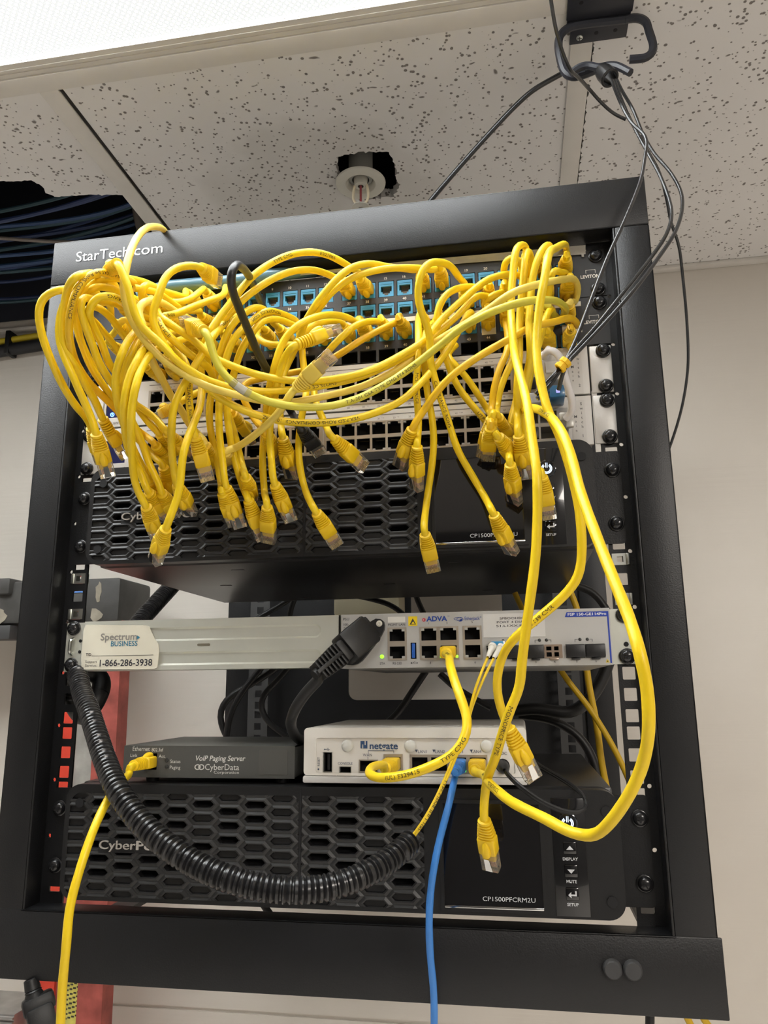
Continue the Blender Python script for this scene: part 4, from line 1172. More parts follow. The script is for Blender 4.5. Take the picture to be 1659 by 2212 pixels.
m = MB()
def rtx(st, px_, py_, cap, al='C', w=None):
    x, z = R_(px_, py_); m.text(st, x, z, yp, cap, al, w)
rtx('WAN', 793, 1634, 0.0021); rtx('CONSOLE', 745, 1652, 0.0018); rtx('MICRO SIM', 689, 1677, 0.0016, 'L'); rtx('LAN1', 912, 1627, 0.0022); rtx('LAN2', 950, 1627, 0.0022); rtx('LAN3', 990, 1627, 0.0022); rtx('LAN4', 1029, 1627, 0.0022); rtx('DC', 1089, 1631, 0.0022)
rtx('SWITCHED ETHERNET', 970, 1680, 0.0018, 'C', 0.0245)
for px_ in (899, 937, 977, 1018):
    x, z = R_(px_, 1626); m.add([(x - .0012, yp, z + .0022), (x + .0012, yp, z + .0022), (x, yp, z)], [(0, 1, 2)])
def bar(a, b, c, d, h=0.00028):
    x0_, z0_ = R_(a, b); x1_, z1_ = R_(c, d)
    m.box(min(x0_, x1_) - h / 2, max(x0_, x1_) + h / 2, yp, yp + .0002, min(z0_, z1_) - h / 2, max(z0_, z1_) + h / 2)
for q in ((795, 1622, 850, 1622), (795, 1622, 795, 1628), (850, 1622, 850, 1627), (794, 1635, 794, 1641), (910, 1679, 934, 1679), (910, 1673, 910, 1679), (1005, 1679, 1032, 1679), (1032, 1673, 1032, 1679), (715, 1676, 724, 1676), (1070, 1679, 1098, 1679)): bar(*q)
x, z = R_(687, 1662); m.polyplate([circ(x, z, 0.0007, 10)], yp, yp + .0002)
vv, ff, wd = text_poly('RESET', 0)
k_ = 0.0018 / CAP; x, z = R_(690, 1655)
m.add([(x - b * k_, yp, z + a * k_) for a, b in vv], ff)
x, z = R_(1085, 1679); m.polyplate([circ(x, z, 0.0011, 14), list(reversed(circ(x, z, 0.0006, 10)))], yp, yp + .0002)
x, z = R_(706, 1619); m.box(x - .002, x + .002, yp, yp + .0002, z - .00012, z + .00012); m.polyplate([circ(x - .002, z, 0.0005, 8)], yp, yp + .0002); m.box(x - .0004, x + .0010, yp, yp + .0002, z + .0007, z + .0009); m.box(x + .0002, x + .0014, yp, yp + .0002, z - .0009, z - .0007)
m.build('lettering', mat('router_ink', (0.06, 0.08, 0.13), 0.5), pl)
m = MB(); x0_, z0_ = R_(727, 1676); x1_, _ = R_(766, 1676); m.box(x0_, x1_, yp - .0002, yp + .0003, z0_ - .0007, z0_ + .0007); m.build('card_slot', DARK, pl)
for px_, py_ in ((1004, 1665), (1047, 1664)):
    x, z = R_(px_, py_); m = MB(); m.lathe((x, RY + 0.0004, z), (0, -1, 0), [(0, 0.0011), (0.0004, 0.0010), (0.0007, 0.0001)], 12); m.build('port_led', mat('bright_green_led', (0.1, 0.9, 0.1), 0.3, emit=(0.1, 1.0, 0.1), estr=2.0), rt)
x, z = R_(1086, 1655); m = MB(); m.lathe((x, RY + 0.0014, z), (0, -1, 0), [(0, 0.0052), (0.0006, 0.0052), (0.0006, 0.0040), (-0.006, 0.0036), (-0.006, 0.0001)], 24); m.build('power_socket', BLACKPL, rt)

# ------------------------------------------------------------------ grey paging server beside the router
PY = -0.012
pg = thing('paging_server', 'dark grey paging server box with one yellow cable, beside the white router', 'paging server', (-0.1, 0.05, -0.4425))
CG = mat('warm_dark_grey_paint', (0.070, 0.070, 0.065), 0.45, bump=0.15, bscale=900)
pa, pz1 = F(269, 1609, PY); pb_, _ = F(637, 1612, PY); pz0 = -0.4405
zt_ = F(450, 1611, PY)[1]
def P_(px, py): return F(px, py, PY)
jx0, jz1 = P_(314, 1627); jx1, jz0 = P_(338, 1663)
m = MB(); m.gridplate(pa, pb_, pz0, zt_, [(jx0, jx1, jz0, jz1)], PY, PY + 0.001)
m.box(pa, pb_, PY + 0.001, 0.105, zt_ - 0.001, zt_); m.box(pa, pb_, PY + 0.001, 0.105, pz0, pz0 + 0.001)
m.box(pa, pa + .001, PY + 0.001, 0.105, pz0, zt_); m.box(pb_ - .001, pb_, PY + 0.001, 0.105, pz0, zt_); m.box(pa, pb_, 0.104, 0.105, pz0, zt_)
cs = m.build('case', CG, pg)
m = MB(); cavs(m, [(jx0, jx1, jz0, jz1)], PY + 0.0005, 0.010); m.build('port_cavity', DARK, pg)
m = MB(); m.polyplate([rrect(P_(560, 1620)[0], P_(622, 1620)[0], pz0 + 0.003, zt_ - 0.003, 0.001, 3)], PY - 0.0003, PY + 0.0002); m.build('panel_patch', mat('warm_grey_patch', (0.078, 0.076, 0.070), 0.4), cs)
for px_ in (315, 600):
    x, _ = P_(px_, 1690); m = MB(); m.lathe((x, PY + 0.012, -0.4444), (0, 0, 1), [(0, 0.005), (0.004, 0.0058)], 18); m.build('foot', RUBBER, pg)
for py_ in (1642, 1656):
    x, z = P_(360, py_); m = MB(); m.lathe((x, PY, z), (0, -1, 0), [(0, 0.0017), (0.0006, 0.0015), (0.0011, 0.0001)], 16); m.build('status_lamp', LEDOFF, pg)
m = MB(); yp = PY - 0.0003
def ptx(st, px_, py_, cap, w=None, bold=0.0, sh=0.0):
    x, z = P_(px_, py_); m.text(st, x, z, yp, cap, 'L', w, bold, shear=sh)
ptx('Ethernet', 287, 1622, 0.0034, 0.0150); ptx('802.3af', 328, 1623, 0.0027, 0.0100); ptx('Link', 282, 1635, 0.0026); ptx('Act.', 343, 1637, 0.0026); ptx('Status', 368, 1648, 0.0026); ptx('Paging', 367, 1661, 0.0026)
ptx('VoIP Paging Server', 421, 1643, 0.0040, 0.0425, 0.012, 0.2); ptx('CyberData', 443, 1663, 0.0046, 0.0288); ptx('Corporation', 462, 1671, 0.0021, 0.0212)
x, z = P_(431, 1657); 
for dx in (-0.0016, 0.0016):
    a_ = [2 * math.pi * q / 24 for q in range(24)]
    m.polyplate([[(x + dx + .0026 * math.cos(q), z + .0022 * math.sin(q)) for q in a_], [(x + dx + .0018 * math.cos(-q), z + .0015 * math.sin(-q)) for q in a_]], yp, yp + .0002)
m.box(x - .0003, x + .0003, yp, yp + .0002, z - .0014, z + .0014)
m.build('lettering', mat('off_white_print', (0.60, 0.59, 0.55), 0.5), cs)
# ------------------------------------------------------------------ plugs and cables
DIA = 0.0058
def yellow(name, c): return mat(name, c, 0.36, bump=0.10, bscale=350, vary=0.05, vscale=45, spec=0.45)
TONE = {'y': yellow('yellow_jacket', (0.80, 0.56, 0.012)), 'p': yellow('pale_yellow_jacket', (0.76, 0.58, 0.10)),
        'g': yellow('lemon_green_jacket', (0.60, 0.53, 0.05)), 'o': yellow('amber_jacket', (0.74, 0.45, 0.010)),
        'k': mat('black_jacket', (0.015, 0.015, 0.016), 0.35, bump=0.2, bscale=300), 'b': mat('blue_jacket', (0.05, 0.22, 0.62), 0.4, bump=0.05, bscale=300)}
BOOTM = {'y': mat('yellow_boot', (0.80, 0.53, 0.010), 0.42), 'k': mat('black_boot', (0.018, 0.018, 0.019), 0.4), 'b': mat('blue_boot', (0.03, 0.17, 0.50), 0.42), 'p': mat('pale_boot', (0.78, 0.58, 0.09), 0.42)}
PRINT = mat('cable_print', (0.035, 0.028, 0.012), 0.5)
def clear_mat():
    m = bpy.data.materials.new('clear_polycarbonate'); m.use_nodes = True
    nt = m.node_tree; nt.nodes.remove(nt.nodes['Principled BSDF'])
    out = nt.nodes['Material Output']
    tr = nt.nodes.new('ShaderNodeBsdfTransparent'); tr.inputs[0].default_value = (0.96, 0.955, 0.94, 1)
    gl = nt.nodes.new('ShaderNodeBsdfGlossy'); gl.inputs[0].default_value = (0.9, 0.9, 0.88, 1); gl.inputs['Roughness'].default_value = 0.12
    df = nt.nodes.new('ShaderNodeBsdfDiffuse'); df.inputs[0].default_value = (0.90, 0.88, 0.82, 1)
    fr = nt.nodes.new('ShaderNodeFresnel'); fr.inputs[0].default_value = 1.5
    m1 = nt.nodes.new('ShaderNodeMixShader'); m2 = nt.nodes.new('ShaderNodeMixShader')
    m1.inputs[0].default_value = 0.10
    nt.links.new(tr.outputs[0], m1.inputs[1]); nt.links.new(df.outputs[0], m1.inputs[2])
    nt.links.new(fr.outputs[0], m2.inputs[0]); nt.links.new(m1.outputs[0], m2.inputs[1]); nt.links.new(gl.outputs[0], m2.inputs[2])
    nt.links.new(m2.outputs[0], out.inputs[0])
    return m
CLEAR = clear_mat()
def loft(m, secs, n=24):
    """secs: (z, half width, half height, squareness)"""
    vs = []; fs = []
    for z, a, b, e in secs:
        for k in range(n):
            t = 2 * math.pi * (k + .5) / n
            c, s = math.cos(t), math.sin(t)
            vs.append((a * math.copysign(abs(c) ** (2 / e), c), b * math.copysign(abs(s) ** (2 / e), s), z))
    for i in range(len(secs) - 1):
        for k in range(n):
            k2 = (k + 1) % n
            fs.append((i * n + k, i * n + k2, (i + 1) * n + k2, (i + 1) * n + k))
    fs.append(tuple(range(n - 1, -1, -1))); o = (len(secs) - 1) * n
    fs.append(tuple(o + k for k in range(n)))
    return m.add(vs, fs, True)
mm = 0.001
def boot_mesh(key):
    m = MB(); secs = [(0, 3.9 * mm, 3.9 * mm, 2), (0.3 * mm, 4.4 * mm, 4.3 * mm, 2)]
    nr = 6
    for i in range(nr):
        z = (0.9 + i * 2.05) * mm; f = i / (nr - 1)
        a = (4.5 + 1.35 * f) * mm; b = (4.3 + 0.25 * f) * mm; e = 2 + 1.6 * f
        secs += [(z, a, b, e), (z + 1.1 * mm, a, b, e), (z + 1.25 * mm, a - 1.15 * mm, b - .95 * mm, e), (z + 1.9 * mm, a - 1.15 * mm, b - .95 * mm, e)]
    secs += [(13.6 * mm, 5.9 * mm, 4.5 * mm, 4.5), (14.2 * mm, 6.1 * mm, 4.6 * mm, 6), (25.0 * mm, 6.1 * mm, 4.5 * mm, 7), (25.6 * mm, 5.7 * mm, 4.1 * mm, 6)]
    loft(m, secs)
    loft(m, [(25.4 * mm, 4.9 * mm, 2.6 * mm, 6), (31.5 * mm, 4.7 * mm, 2.4 * mm, 6)])
    if key == 'b': return m.build('boot', BOOTM[key])
    # round thumb bump over the latch
    kn = [(14.5 * mm, 0.2 * mm, 0.2 * mm, 2), (15.5 * mm, 1.6 * mm, 1.0 * mm, 2), (18 * mm, 2.6 * mm, 2.0 * mm, 2.2), (21 * mm, 3.1 * mm, 2.9 * mm, 2.4), (23.5 * mm, 3.1 * mm, 3.1 * mm, 2.4), (25.4 * mm, 2.6 * mm, 2.7 * mm, 2.2), (26.1 * mm, 1.2 * mm, 1.4 * mm, 2)]
    q = MB(); loft(q, kn, 18); m.mb(q, Matrix.Translation((0, 4.6 * mm, 0)))
    return m.build('boot', BOOTM[key])
def plug_mesh():
    m = MB()
    def shell(x0, x1, y0, y1, z0, z1): m.bevbox(x0 * mm, x1 * mm, y0 * mm, y1 * mm, z0 * mm, z1 * mm, 0.5 * mm, 1)
    shell(-5.85, 5.85, -3.3, 3.4, 25.0, 40.0)
    v = [(-2.4, 3.4, 39.2), (2.4, 3.4, 39.2), (2.4, 4.3, 38.6), (-2.4, 4.3, 38.6), (-1.7, 5.6, 27), (1.7, 5.6, 27), (1.7, 6.3, 27), (-1.7, 6.3, 27)]
    m.add([tuple(c * mm for c in q) for q in v], [(0, 1, 5, 4), (2, 3, 7, 6), (0, 4, 7, 3), (1, 2, 6, 5), (4, 5, 6, 7)])
    p = m.build('plug', CLEAR)
    m = MB()
    for k in range(8):
        x = (k - 3.5) * 1.02
        m.box((x - .22) * mm, (x + .22) * mm, -3.45 * mm, -0.6 * mm, 35.2 * mm, 39.4 * mm)
    c = m.build('contacts', mat('gold_contacts', (0.66, 0.52, 0.26), 0.3, metal=0.85))
    m = MB()
    for k in range(8):
        x = (k - 3.5) * 1.0
        m.tube([(x * mm, 0.4 * mm, 31 * mm), (x * mm, -0.3 * mm, 38 * mm)], 0.42 * mm, 6)
    w = m.build('wires', mat('wire_insulation', (0.62, 0.36, 0.20), 0.5, vary=0.5, vscale=900))
    return p, c, w
_boot = {k: boot_mesh(k) for k in BOOTM}
_plug = plug_mesh()
def orient(R, axis, latch):
    z = axis.normalized(); y = (latch - z * latch.dot(z)).normalized(); x = y.cross(z)
    M = Matrix((x, y, z)).transposed().to_4x4(); M.translation = R
    return M
def put(tmpl, parent, M, name=None):
    o = bpy.data.objects.new(name or tmpl.name.split('.')[0], tmpl.data); COL.objects.link(o)
    o.parent = parent
    o.matrix_parent_inverse = Matrix.Translation(-world_loc(parent))
    o.matrix_basis = M
    return o
def add_plug(root, R, axis, latch, tone='y', clear=True):
    M = orient(R, axis, latch)
    put(_boot[tone], root, M)
    if clear:
        p = put(_plug[0], root, M)
        for t in _plug[1:]:
            c = bpy.data.objects.new(t.name.split('.')[0], t.data); COL.objects.link(c); c.parent = p
def parse(s):
    out = []
    for q in s.split():
        a = [float(v) for v in q.split(',')]
        out.append((a[0], a[1], a[2] if len(a) > 2 else None))
    return out
def front_limit(q, extra=0.0):
    """cables stay in front of the faces they hang over"""
    if abs(q.x) > 0.222: return None
    if -0.272 < q.z < -0.172 or -0.545 < q.z < -0.438: return -0.0275 - extra
    if -0.172 <= q.z < 0.002: return -0.0065 - extra
    if -0.36 < q.z < -0.31: return -0.012 - extra
    return None
def build_path(pts, d0=None, d1=None, dia=DIA):
    """pixel track with apparent widths -> points in the room, each at its own distance"""
    num = FPX * dia
    t = [num / w if w else None for _, _, w in pts]
    if t[0] is None: t[0] = d0 if d0 else next(v for v in t if v)
    if t[-1] is None: t[-1] = d1 if d1 else next(v for v in reversed(t) if v)
    cum = [0]
    for i in range(1, len(pts)): cum.append(cum[-1] + math.hypot(pts[i][0] - pts[i - 1][0], pts[i][1] - pts[i - 1][1]))
    known = [i for i, v in enumerate(t) if v is not None]
    for a, b in zip(known, known[1:]):
        for i in range(a + 1, b):
            f = (cum[i] - cum[a]) / max(cum[b] - cum[a], 1e-6)
            t[i] = t[a] + (t[b] - t[a]) * f
    out = []
    for (x, y, _), tt in zip(pts, t):
        q = at_depth(x, y, tt)
        lim = front_limit(q)
        if lim is not None and lim < q.y < 0.05: q = on_y(x, y, lim)
        out.append(q)
    return out
def port_pos(s):
    if isinstance(s, tuple): return Vector(s[1:4]), s[4]
    k, r = int(s[1]), int(s[2]); c = int(s.split('.')[1])
    return Vector((colx(c), -0.002, ROWZ[k, r])), -1
jit = random.Random(9)
def surface_print(path, parent, items, r):
    cum = [0]
    for a, b in zip(path, path[1:]): cum.append(cum[-1] + (b - a).length)
    def at(s):
        s = min(max(s, 0), cum[-1] - 1e-6)
        lo = 0; hi = len(cum) - 1
        while hi - lo > 1:
            m_ = (lo + hi) // 2
            if cum[m_] <= s: lo = m_
            else: hi = m_
        f = (s - cum[lo]) / max(cum[hi] - cum[lo], 1e-9)
        i0, i1 = max(lo - 1, 0), min(hi + 1, len(path) - 1)
        t0 = (path[hi] - path[i0]); t1 = (path[i1] - path[lo])
        return path[lo].lerp(path[hi], f), (t0.lerp(t1, f)).normalized()
    m = MB()
    for frac, st, flip in items:
        vs, fs, wid = text_poly(st, 0.0)
        cap = 0.0024; k = cap / CAP; s0 = frac * cum[-1]; sg = -1 if flip else 1
        out = []
        for a, b in vs:
            u = a * k * 1.25 * sg; v = (b * k - cap / 2) * sg
            c, t = at(s0 + u)
            n = (CAM_LOC - c); n = (n - t * n.dot(t)).normalized(); bn = n.cross(t)
            # +v runs to the side of the jacket
            an = v / r
            out.append(c + (n * math.cos(an) + bn * math.sin(an)) * (r + 0.00014))
        m.add(out, fs)
    if m.v: m.build('printing', PRINT, parent)
CABLES = 0
def cable(label, start, track, end, tone='y', prints=(), dia=DIA, name='patch_cable', cat='cable', group='yellow patch cables', boot=None, wrap=None):
    pts = parse(track)
    bt = boot or ('k' if tone == 'k' else 'b' if tone == 'b' else 'y')
    pre, post = [], []
    d0 = d1 = None
    plugs = []
    def port_end(s):
        P, lt = port_pos(s)
        ax = Vector((jit.uniform(-.10, .10), 1, jit.uniform(-.02, .10))).normalized()
        R = P - ax * 0.0262
        plugs.append((R, ax, Vector((0, 0, lt)), False))
        return [R + ax * 0.006, R - ax * 0.006 ]
    def free_end(e, px, py, t):
        for _ in range(30):
            R = at_depth(px, py, t)
            d = ray(e[1], e[2]); o = CAM_LOC - R; L = 0.040
            A = d.dot(d); B = 2 * d.dot(o); C = o.dot(o) - L * L
            D = B * B - 4 * A * C
            if D <= 0: s = -B / (2 * A)
            else: s = (-B + (1 if (len(e) > 4 and e[4] == 'f') or len(e) < 5 else -1) * math.sqrt(D)) / (2 * A)
            T = CAM_LOC + d * s
            ok = True
            for q, ex in ((R, 0.005), (T, 0.004), ((R + T) / 2, 0.005)):
                lim = front_limit(q, ex)
                if lim is not None and q.y > lim: ok = False
            if ok: break
            t -= 0.003
        ax = (T - R).normalized()
        n = (CAM_LOC - R); n = (n - ax * n.dot(ax)).normalized()
        q = Matrix.Rotation(math.radians(e[3]), 3, ax) @ n
        plugs.append((R, ax, q, True))
        return [R + ax * 0.006, R - ax * 0.004]
    if start and not (isinstance(start, tuple) and start[0] == 'F') and start != 'H':
        pre = port_end(start); d0 = depth_of(pre[1])
    if end and not (isinstance(end, tuple) and end[0] == 'F') and end != 'H':
        post = list(reversed(port_end(end))); d1 = depth_of(post[0])
    P3 = build_path(pts, d0, d1, dia)
    if isinstance(start, tuple) and start[0] == 'F':
        pre = free_end(start, pts[0][0], pts[0][1], depth_of(P3[0])); P3 = P3[1:]
    if isinstance(end, tuple) and end[0] == 'F':
        post = list(reversed(free_end(end, pts[-1][0], pts[-1][1], depth_of(P3[-1])))); P3 = P3[:-1]
    ctrl = pre + P3 + post
    path = smooth_path(spline(ctrl), 3)
    root = thing(name, label, cat, path[0], group)
    m = MB()
    rr = [dia / 2 * (1 + 0.018 * math.sin(i * 0.9 + len(label)) + jit.uniform(-.008, .008)) for i in range(len(path))]
    m.tube(path, dia / 2, 12, True, rr)
    m.build('jacket', TONE[tone] if isinstance(tone, str) else tone, root)
    for R, ax, lt, cl in plugs: add_plug(root, R, ax, lt, bt, cl)
    if prints: surface_print(path, root, prints, dia / 2)
    if wrap:
        a, b = [int(f * (len(path) - 1)) for f in wrap]
        m = MB(); m.tube(path[a:b + 1], dia / 2 + 0.0004, 14, False)
        m.build('label_wrap', CLEAR, root)
        m = MB(); m.tube(path[a + 1:b], dia / 2 + 0.00018, 14, False); m.build('label_paper', mat('white_wrap_paper', (0.80, 0.78, 0.66), 0.5), root)
    return root

# ---- bundle looping out at the StarTech end, ending in loose plugs over the switches
cable('yellow patch cable making the outermost loop past the rack post beside the wall', 'P11.1', '225,655,14 190,632,16 165,625,17 143,625,17.5 118,627,17.5 94,641 83,672 85,699 94,735 112,782,17 137,835 163,876,16.3 181,896 197,925,15.3', ('F', 222, 1000, 30))
cable('yellow patch cable whose loose plug lies just behind the outermost hanging plug, latch sideways', 'P11.2', '262,640,14 245,612,15.5 215,595,16.5 187,591,17.5 161,599,18 148,618 142,642,17.5 137,680 133,715 138,749 153,776,17.2 170,802 190,841,16.6 208,870 222,905,16', ('F', 265, 985, -95))
cable('yellow patch cable with the outermost loose plug of all, hanging over the switch corner', 'P12.1', '240,668,14 215,640,15.5 190,618,16.5 175,613,17 161,624,17.4 141,650 131,676 128,705 127,730 133,755 143,780 153,800 161,821,17.2 180,863 199,906,16.8 208,937', ('F', 233, 1027, 0))
cable('yellow patch cable printed UTP CAT.5e RoHS down its side beside the rack post', 'P11.3', '320,655,13.8 300,620,15 265,600,16.5 234,592,17 212,588,17.5 190,596 173,615 161,637,17.9 154,664 150,690 148,716 153,750,17.3 165,785,16.8 186,819,16.4 205,841 234,866 252,885,15.8 280,915,15.3 318,945,15 337,963', ('F', 369, 1010, 20), 'o', [(0.36, 'PAIRS 4 UTP CAT.5e RoHS COMPLIANCE', 0)])
cable('yellow patch cable in port 5 arching flat under the boxy plug, then dropping', 'P11.5', '400,642,14.3 380,637,14.6 354,630 337,621 315,611,15.2 279,602,15.8 262,602 234,602,16.5 205,608 183,621 170,641,17 164,670 164,697 170,726 180,750,16.6 190,780 212,817,16.2 234,847 249,879,15.8 262,900 285,935,15.4 300,950 314,965,15.2 333,987 353,1009', ('F', 378, 1078, 20))
cable('yellow patch cable curving behind the CAT.5e one and vanishing into the bundle', 'P12.3', '322,682,14 300,660,15 274,644,15.8 248,626,16.3 212,619,16.8 193,625 180,637,16.8 172,655,16.5 168,690,16 172,730,15.7 190,770,15.4 215,820,15.2 250,870,15', 'H')
cable('yellow patch cable making the small inner loop next to the rack post', 'P12.2', '285,680,14 260,660,15.3 225,650,16.3 197,647,17 186,642 176,650,17.6 173,664 179,686 187,712 199,741,17.1 212,780 231,812,16.6 245,833 270,858,16 305,882,15.6 330,898 350,921 362,936', ('F', 410, 990, 20))
cable('yellow patch cable printed TYPE CMG 24AWG sloping down under a wide arch', 'P12.4', '357,685,14 330,690,15 300,680,15.7 277,664,16.6 255,645,17.2 231,638,17.5 212,642 199,654 192,670,17.5 194,690 202,708,17 213,728 225,752 231,779,16.6 245,797,16.3 270,835,15.8 300,885,15.5 327,920 345,937', ('F', 398, 985, 160), 'y', [(0.40, 'TYPE CMG  24AWG', 0)])
cable('yellow patch cable turning back inside the bundle close to the patch panel', 'P21.2', '278,738,14.2 265,723,15 245,693,15.5 226,673 206,660,16 190,664,16 186,680,15.8 200,690,15.4 219,712 241,738,15 258,762,14.7 282,792,14.3', 'H')
cable('short yellow patch cable loop below port 25, close to the panel', 'P21.1', '250,715,14.2 262,694,14.8 271,689 281,695,14.9 287,712 288,737,14.6 285,768,14.3', 'H')
cable('yellow patch cable at the outer edge of the hanging bunch, diving behind it', 'P21.4', '354,728,14 325,705,15 305,706,16 291,719,17 275,738,17.3 262,768,17.5 251,800 249,836 254,870,17.1 262,900,16.6 280,950,16 300,995,15.6 315,1022 324,1040', ('F', 352, 1095, 170))
cable('yellow patch cable printed VERIFIED down its length in the hanging bunch', 'P21.5', '393,724,14 350,712,15 320,716,16 299,734,16.8 282,765,17.2 270,798 264,838,17 268,875,16.6 283,905,16.2 300,940,16 313,975,15.8 324,1007 344,1046 350,1066', ('F', 379, 1113, 180), 'y', [(0.27, 'ETL VERIFIED TIA', 0)])
cable('yellow patch cable bending in front of VERIFIED, its plug facing contacts out', 'P21.6', '432,721,14 390,716,15 350,725,16 325,738,16.7 308,758,17.3 293,783,17.6 279,816 270,852,17.7 268,894,17.5 270,925,17.2 275,962,16.8 287,990,16.2 300,1012,15.9 310,1039 321,1064', ('F', 362, 1117, 180), 'y', [(0.34, 'ANCE MONOPRICE', 0)])
cable('yellow patch cable foremost in the bunch, plug covering the upper maker name', 'P21.7', '483,716,14 440,722,15 390,735,16 350,750,16.8 322,768,17.3 303,801,17.6 292,839,17.8 285,876 283,920,17.6 284,960,17.2 286,1000,16.8 291,1040,16.4 303,1073,16.2 316,1095', ('F', 340, 1160, 5))
cable('pale yellow patch cable slanting down across the hanging ones to a hidden plug', 'P12.5', '396,684,14.4 376,671,15.6 354,656,16 332,650,16.6 318,651,17 306,657,17.3 299,668 301,685 309,705,17.5 318,738,17.2 329,782,17 350,818,16.6 370,857,16.2 390,883,15.8 409,917,15.3 430,940,15 444,962,14.8', ('F', 462, 1020, 180), 'p')
cable('small yellow cable loop in front of port 4 above the pale arch', 'P11.4', '360,634,14 345,628,14.8 332,621,15.3 317,615,15.8 307,621,16 304,634 309,650,15.8 322,668,15.2', 'H', 'y', [(0.35, 'E188711 UTP', 0)])
cable('yellow cable plugged under port 6 and running behind the upright arch', 'P12.6', '434,672,14 410,672,14.4 383,663,14.8 350,638,15.3 320,627,15.8 290,622,16', 'H')
cable('short yellow cable leaving port 6 under the glossy tube', 'P11.6', '436,627,14.2 402,650,14.7 370,655,14.8 345,645,15', 'H')
cable('yellow patch cable from port 7 printed ROHS COMPLIANCE across the tangle', 'P11.7', '487,622,14 478,640,14.8 445,652,15.2 405,668,15.8 375,680,16.2 352,683,16.6 342,692,16.8 350,708 361,722,17 390,749,16.8 412,768 441,786,16.4 456,803,16 470,850,15.3 495,900 510,950,15 522,1000 531,1031', ('F', 548, 1085, 10), 'y', [(0.36, 'ROHS COMPLIANCE', 0)])
cable('yellow patch cable printed VERIFIED TIA with a plug turned latch out over the grille', 'P21.8', '523,713,14 530,690,14.8 520,683,15.2 502,688,15.6 480,703,16 459,728,16.4 438,763,16.6 416,798 399,830,16.8 383,856 374,883,16.9 371,920,16.8 370,952,16.5 373,996 378,1030,16 383,1048', ('F', 412, 1108, 40), 'y', [(0.10, 'COMPLIANCE', 1), (0.30, 'CAT.5e', 1), (0.42, 'VERIFIED TIA/EIA568B.2', 1)])
cable('yellow patch cable printed COMPLIANCE whose big clear plug shows its gold contacts', 'H', '330,702,16 347,722 376,750,16.3 398,777,16.4 408,808,16.5 408,865,16.5 413,901,16.4 422,944', ('F', 448, 1036, 180), 'y', [(0.50, 'COMPLIANCE RoHS', 0)])
cable('yellow patch cable from port 14 arching highest, ending in the lowest plug beside the bunch', 'P11.14', '779,592,14 758,578,14.6 719,555,14.9 683,545,15.1 641,547,15.3 596,563,15.6 550,593,15.9 518,628,16 502,650 486,669 468,694,16.2 450,722,16.3 440,745,16.2 434,790,16 436,840,16 431,880,16.4 420,912,16.8 411,933 398,970,17.2 391,1017 388,1058 374,1101 358,1142', ('F', 335, 1211, 45), 'y', [(0.22, 'E321065', 1), (0.34, 'TYPE CMG', 1)])
cable('short yellow patch cable with a loose plug pointing away over the switch ports', 'H', '475,836,14.6 441,842,15 418,852 395,864,15.2 376,880', ('F', 346, 895, 90))
# ---- middle bunch
cable('yellow patch cable looping from port 34 below and hanging behind the middle bunch', 'P21.10', '603,708,14 590,697,14.6 575,672,15.2 556,664,15.6 535,671,15.9 515,685,16 499,705,16 487,728 475,765 465,798,15.8 459,832 453,874,15.5 452,905 458,948,15.3 468,990 478,1048 481,1066', ('F', 507, 1132, 10))
cable('yellow patch cable hanging to the plug with a round bump beside the maker name', 'P21.11', '643,703,14 640,694,14.4 628,686,14.8 599,675,15.2 577,672,15.5 556,682 541,698,15.8 521,712,16 502,737 491,766 482,802 475,835,16 473,875,15.8 473,918 476,961 482,1005 489,1053', ('F', 519, 1137, 5), 'y', [(0.30, 'MONOPRICE COM', 0)])
cable('yellow patch cable third in the middle bunch, its plug turned contacts out', 'P21.12', '684,699,14 650,708,14.6 621,697,15 599,689,15.3 580,689 563,695,15.6 548,714,15.7 530,740,15.7 517,766 505,808,15.6 495,850 490,885,15.5 494,925 501,968 514,1019 529,1062 537,1081', ('F', 567, 1163, 170), 'y', [(0.12, '350MHZ', 0)])
cable('short yellow cable running level behind the black cable below number 57', 'P21.9', '562,710,14.1 555,728,14.8 580,744,15.1 610,745,15.2 650,745,15', 'H')
cable('yellow patch cable making the broad arch under port 37, plug lowest of its bunch', 'P21.14', '780,690,14 771,698,14.7 759,690,15 723,680,15.6 681,685,16 643,703,16.2 614,733 596,781,16.2 586,820 578,860,16 575,900,15.6 571,935,15.3 567,990 571,1060 577,1095', ('F', 581, 1170, 200), 'y', [(0.13, 'E321065 RoHS', 0)])
cable('loose yellow patch cable with a free plug at both ends, upper plug pointing sideways', ('F', 731, 712, -100, 'f'), '640,745,17 630,752,17 615,772,16.6 603,808,16.4 595,850,16.2 586,900,16 582,940,15.8 587,1000 594,1047', ('F', 628, 1123, 5))
cable('yellow patch cable from port 17 dropping to the plug above the grille divider', 'P11.17', '905,580,14.2 892,583,14.7 870,580,15 840,577,15.2 798,569,15.5 761,577,15.7 731,599,15.8 695,640,15.8 668,680,15.6 655,705,15.4 645,735,15.2 632,765,15 613,806,15 606,850 605,885,15.2 607,918,15.4 611,946', ('F', 632, 1031, 30), 'y', [(0.86, 'CAT.5e UTP', 1)])
cable('yellow patch cable hanging along the grille divider to a plug with contacts out', 'P21.13', '738,694,14 740,701,14.5 731,694 716,693,14.9 680,700,15.2 655,722,15.2 652,750,15 656,790 662,830,15.2 660,862,15.4 653,892 647,934,15.5 645,972 648,1011,15.5 659,1057 684,1108', ('F', 727, 1177, 180))
cable('yellow patch cable whose plug sticks out over switch port 28', 'P21.15', '822,686,14 829,700,14.4 820,696 800,694,14.9 766,704,15.2 730,736,15.3 704,765,15.2 688,800,15 678,832,15 680,860,15.2 690,888,15.4 707,927 722,948', ('F', 787, 1010, 160), 'y', [(0.14, '350MHZ', 1)])
